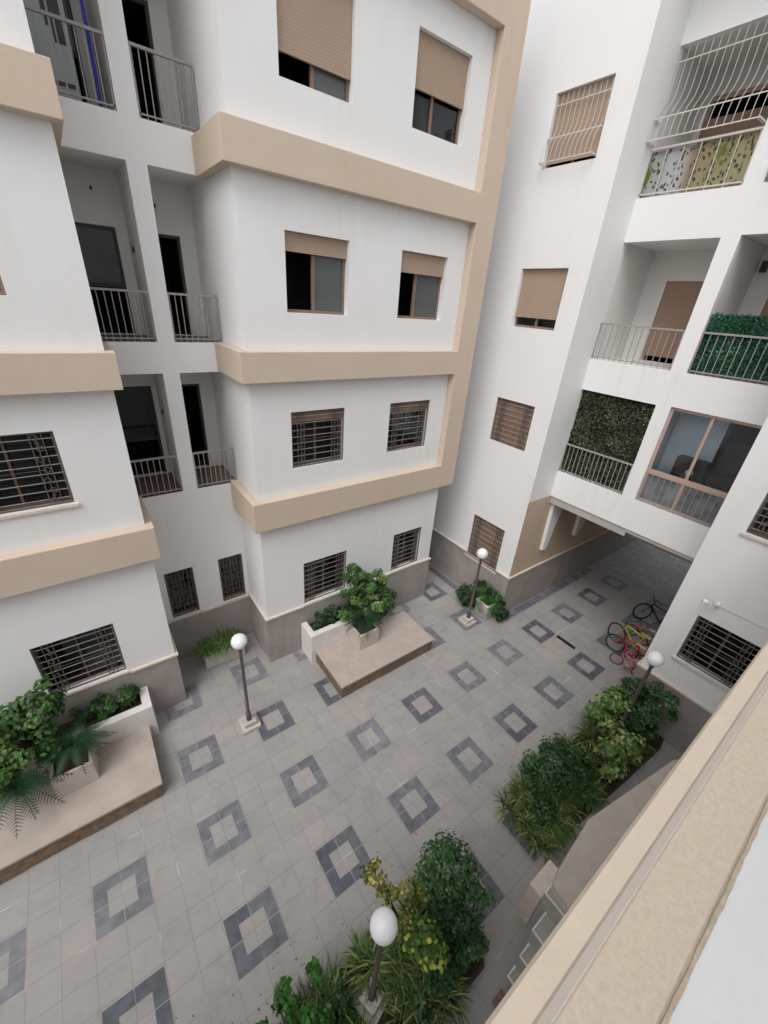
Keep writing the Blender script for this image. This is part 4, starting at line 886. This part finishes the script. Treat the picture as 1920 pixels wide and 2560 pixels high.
# ---------------------------------------------------------------- bicycles
def bike(label, loc, rz, col, wheel=.33, steer=0.0, scale=1.0, lean=.12, saddle=BLACK, fmat=None, guard=False):
    root = thing('bicycle', label, 'bicycle', loc, 'bicycles parked in the passage', world=False, rz=rz); root.rotation_euler = (lean, 0, rz); root.scale = (scale * .93,) * 3
    M = fmat or mat('bike_paint_%d' % (int(col[0] * 1000) + int(col[1] * 100)), col, .35, .5)
    wb = .52
    def wheel_o(name, x, st):
        bm = new_bm(); c, s = math.cos(st), math.sin(st); a1 = Vector((c, s, 0)); up = Vector((0, 0, 1))
        ring(bm, (x, 0, wheel), a1, up, wheel - .022, .022, 28, 8); w = obj(name, bm, RUBBER, root)
        bm = new_bm(); ring(bm, (x, 0, wheel), a1, up, wheel - .05, .009, 28, 4)
        for k in range(14):
            t = 2 * PI * k / 14; tube(bm, [(x, 0, wheel), (x + a1.x * math.cos(t) * (wheel - .05), a1.y * math.cos(t) * (wheel - .05), wheel + math.sin(t) * (wheel - .05))], .0018, 3)
        tube(bm, [(x + s * .04, -c * .04, wheel), (x - s * .04, c * .04, wheel)], .02, 8)
        obj('rim', bm, RAIL if col[0] > .3 else BLACK, w)
    wheel_o('wheel', wb, steer); wheel_o('wheel', -wb, 0)
    bb = (-.08, 0, wheel - .04); seat = (-.22, 0, .74); head = (.33, 0, .78); hb = (.36, 0, .66)
    bm = new_bm()
    for a, b, r in ((bb, seat, .023), (bb, hb, .031), (seat, head, .025), ((-.2, 0, .66), (-wb, .05, wheel), .01), ((-.2, 0, .66), (-wb, -.05, wheel), .01), (bb, (-wb, .05, wheel), .011), (bb, (-wb, -.05, wheel), .011), (head, hb, .024)):
        tube(bm, [a, b], r, 8)
    obj('frame', bm, M, root)
    bm = new_bm(); c, s = math.cos(steer), math.sin(steer)
    for q in (-.05, .05): tube(bm, [(.37, q * c, .62), (wb + s * -q * 0, q * c, wheel)], .012, 6)
    tube(bm, [(.30, 0, .92), (.37, 0, .62)], .015, 6); f = obj('fork', bm, M, root)
    bm = new_bm(); tube(bm, [(.26 - s * .28 * -1, -.28 * c, .97), (.31, -.08, .93), (.31, .08, .93), (.26 - s * .28, .28 * c, .97)], .012, 7)
    tube(bm, [(.26 + s * .28, -.30 * c, .97), (.27 + s * .2, -.2 * c, .965)], .018, 7); tube(bm, [(.26 - s * .28, .30 * c, .97), (.27 - s * .2, .2 * c, .965)], .018, 7)
    obj('handlebar', bm, BLACK, root)
    bm = new_bm(); tube(bm, [(-.22, 0, .72), (-.245, 0, .84)], .013, 6)
    v = [bm.verts.new(p) for p in ((-.38, -.07, .86), (-.38, .07, .86), (-.22, .045, .865), (-.10, .015, .87), (-.10, -.015, .87), (-.22, -.045, .865))]; w_ = [bm.verts.new((q.co.x, q.co.y * .8, q.co.z - .04)) for q in v]
    bm.faces.new(v); bm.faces.new(list(reversed(w_)))
    for i in range(6): bm.faces.new((v[i], w_[i], w_[(i + 1) % 6], v[(i + 1) % 6]))
    obj('saddle', bm, saddle, root)
    bm = new_bm(); ring(bm, (bb[0], .03, bb[2]), (1, 0, 0), (0, 0, 1), .07, .008, 16, 4); tube(bm, [(bb[0], .05, bb[2]), (bb[0] + .12, .06, bb[2] - .1)], .009, 5); tube(bm, [(bb[0], -.05, bb[2]), (bb[0] - .12, -.06, bb[2] + .1)], .009, 5)
    for sg in (-1, 1): box(bm, bb[0] + sg * .12 - .04, bb[0] + sg * .12 + .04, sg * .07 - .01 * 3, sg * .07 + .03, bb[2] - sg * .1 - .01, bb[2] - sg * .1 + .01)
    obj('crankset', bm, BLACK, root)
    return root
PALE = mat('pale_pink_plastic', (.75, .45, .48), .5, .4); GREYS = mat('grey_saddle', (.45, .45, .45), .6, .3)
bike('black mountain bike standing deepest in the passage with its front wheel turned', (13.15, 2.45, 0), R(86), (.014, .014, .016), .34, R(-125), 1.0, .1, fmat=mat('black_paint', (.014, .014, .016), .35, .5))
bike('lime-yellow framed bicycle in the parked cluster at the passage mouth', (11.38, 2.42, 0), R(84), (.50, .56, .06), .33, R(-12), 1.0, .08, saddle=mat('lime_saddle', (.5, .58, .2), .5, .4))
bike('red framed bicycle squeezed between the lime and the pink one', (10.95, 2.3, 0), R(80), (.50, .02, .035), .32, R(10), .9, .08, saddle=PALE)
bike('pink child bicycle with a white post, nearest the white corner', (10.55, 2.12, 0), R(88), (.80, .22, .30), .30, R(15), .62, .1, saddle=mat('pink_saddle', (.85, .3, .38), .5, .4))
bike('small orange child bicycle with white handlebar end, behind the lime one', (12.15, 2.42, 0), R(95), (.72, .16, .05), .32, R(20), .68, .05, saddle=mat('white_saddle', (.75, .72, .68), .5, .4))

# ---------------------------------------------------------------- security camera, drain, cable
t_ = thing('security_camera', 'white bullet security camera on the white wall above the barred window on the right', 'camera', (XA, 1.0, 3.78))
bm = new_bm(); tube(bm, [(9.10, 1.16, 3.80), (9.06, 1.04, 3.83)], .042, 12); obj('camera_body', bm, GLOBE, t_)
bm = new_bm(); tube(bm, [(9.105, 1.175, 3.797), (9.10, 1.158, 3.80)], .036, 12); obj('lens', bm, BLACK, t_)
bm = new_bm(); tube(bm, [(9.06, 1.04, 3.83), (9.16, .98, 3.80), (9.279, .96, 3.78)], .018, 8); lathe(bm, (9.25, .96, 3.72), [(.035, 0), (.035, .1), (.01, .12)], 10); obj('bracket', bm, GLOBE, t_)
bm = new_bm(); tube(bm, [(9.268, .93, 3.76), (9.268, .5, 3.775), (9.268, -.5, 3.78)], .009, 6)
single('white_cable', bm, PWHITE, 'thin white cable running along the wall from the security camera to the right', 'cable', (9.268, .2, 3.77))
t_ = thing('drain_grate', 'narrow dark slotted drain set in the paving at the passage mouth', 'drain', (10.08, 3.64, 0))
bm = new_bm(); hollow(bm, 10.03, 10.15, 3.35, 3.94, .002, .012, .012); obj('grate_frame', bm, mat('drain_iron', (.05, .05, .055), .6, .4), t_)
bm = new_bm(); box(bm, 10.042, 10.138, 3.362, 3.928, .001, .006)
for i in range(14): box(bm, 10.044, 10.136, 3.37 + i * .04, 3.385 + i * .04, .0065, .010)
obj('slots', bm, BLACK, t_)

# ---------------------------------------------------------------- NEAR BUILDING with the parapet ledge, canopy and steps
near = thing('apartment_building', 'nearest building, its rough beige ledge and white sill crossing the lower right corner', 'building', (2, -2, 0))
zl = 7.3; h_ = 8.6 - zl
yo, yc_, yi, yw = .0205 * (h_ + .06), -.0235 * (h_ + .05), -.0415 * h_, -.1495 * h_
def extr(bm, prof, x0=-14, x1=XA - .002):
    a = [bm.verts.new((x0, y, z)) for y, z in prof]; b = [bm.verts.new((x1, y, z)) for y, z in prof]
    for i in range(len(prof)):
        j = (i + 1) % len(prof); bm.faces.new((a[i], a[j], b[j], b[i]))
    bm.faces.new(a); bm.faces.new(list(reversed(b)))
bm = new_bm(); extr(bm, [(yo, zl - .5), (yo, zl - .075), (yo - .008, zl - .06), (yc_, zl - .05), (yc_ - .004, zl - .04), (yc_ - .003, zl - .05), (yc_ - .003, zl - .5)])
obj('beige_band', bm, LEDGE2, near)
bm = new_bm(); extr(bm, [(yc_ - .0032, zl - .5), (yc_ - .0032, zl - .044), (yc_ - .006, zl - .034), (yi + .0004, zl - .006), (yi - .002, zl - .004), (yi - .002, zl - .5)]); obj('ledge_front', bm, LEDGEF, near)
bm = new_bm(); extr(bm, [(yi - .0022, zl - .035), (yi - .0022, zl - .003), (yi - .006, zl), (yw + .012, zl + .002), (yw + .006, zl - .004), (yw - .002, zl - .004), (yw - .002, zl - .035)])
bmesh.ops.subdivide_edges(bm, edges=[e for e in bm.edges if abs(e.verts[0].co.x - e.verts[1].co.x) > 1], cuts=120)
o = obj('ledge', bm, LEDGE, near)
bm = new_bm(); box(bm, -14, XA - .004, -.75, yw - .003, zl - .6, zl + .001); obj('sill_top', bm, MARBLE, near)
rd = random.Random(5); bm = new_bm()
up_, lo_ = [], []
for i in range(300):
    x = -1 + i * .0345; up_.append((x, yw + .003 + rd.uniform(0, .003))); lo_.append((x, yw - .003 - abs(rd.gauss(0, .0018)) - (.002 if rd.random() < .12 else 0)))
for i in range(299): quad(bm, (*lo_[i], zl + .0035), (*lo_[i + 1], zl + .0035), (*up_[i + 1], zl + .0035), (*up_[i], zl + .0035))
obj('dirt_line', bm, mat('ledge_dirt', (.40, .32, .24), .95, .1, col2=(.58, .49, .39), nscale=30, bump=.5, bscale=200), near)
bm = new_bm()
for i in range(60):
    x = rd.uniform(0, 8); y = rd.uniform(yw + .01, yi - .01); q = rd.uniform(.001, .0025); a = rd.uniform(0, 3)
    p = [(x + q * k[0] * math.cos(a) - q * k[1] * math.sin(a), y + q * k[0] * math.sin(a) + q * k[1] * math.cos(a), zl + .0028) for k in ((-2, -.6), (1, -1), (2, .3), (-.5, .8))]
    quad(bm, *p)
o = obj('paint_chips', bm, TRIM, near); o['kind'] = 'stuff'
bm = new_bm(); box(bm, -14, XA - .004, -6, -.03, 0, zl - .52); box(bm, -14, XA - .004, -6, -1.6, zl - .52, 10.9); obj('wall', bm, WHITE, near)  # upper block is out of view, its height set to hold back sky light
can = thing('entrance_canopy', 'flat beige entrance canopy with a chamfered outer edge, below the ledge on the lower right', 'canopy', (4.6, .1, 2.5))
bm = new_bm(); prism(bm, [(3.22, -.029), (3.28, .36), (3.49, .41), (4.31, .49), (6.25, .17), (6.5, -.029)], 2.45, 2.6); obj('canopy_slab', bm, CANOPY, can, bevel=.012)
st = thing('entrance_steps', 'entrance steps with pale stone nosings descending beside the near wall below the canopy', 'steps', (3.5, .1, 0))
def step(x0, x1, y1, z0, z1):
    bm = new_bm(); box(bm, x0, x1, -.029, y1, z0, z1); s_ = obj('step', bm, BOARD, st)
    bm = new_bm(); tube(bm, [(x0, -.02, z1 + .003), (x0, y1, z1 + .003), (x1, y1, z1 + .003)], .018, 4); obj('nosing', bm, STEPW, s_)
step(3.86, 4.30, .45, 0, 1.2); step(3.53, 3.858, .33, 0, .85); step(3.31, 3.528, .285, 0, .5); step(3.14, 3.308, .27, 0, .15)
bm = new_bm(); box(bm, 3.87, 4.40, .455, .67, 0, 1.0)
single('stone_block', bm, TRIM, 'small beige stone block beside the entrance steps under the canopy corner', 'block', (4.1, .55, 0), bevel=.02)
bm = new_bm(); box(bm, 2.80, 3.0, .0, .25, .02, .06)
single('door_mat', bm, BROWN, 'brown mat partly hidden at the foot of the entrance steps', 'mat', (2.9, .12, .02))
# ---------------------------------------------------------------- end of the side alley
root = thing('boundary_wall', 'green-stained wall closing the narrow alley behind the centre block', 'wall', (8.6, 15, 0))
bm = new_bm(); box(bm, 7.87, 9.24, 15, 15.2, 0, 3.2); obj('wall_face', bm, mat('mossy_render', (.20, .24, .19), .9, .1, col2=(.10, .16, .10), nscale=1.5), root)
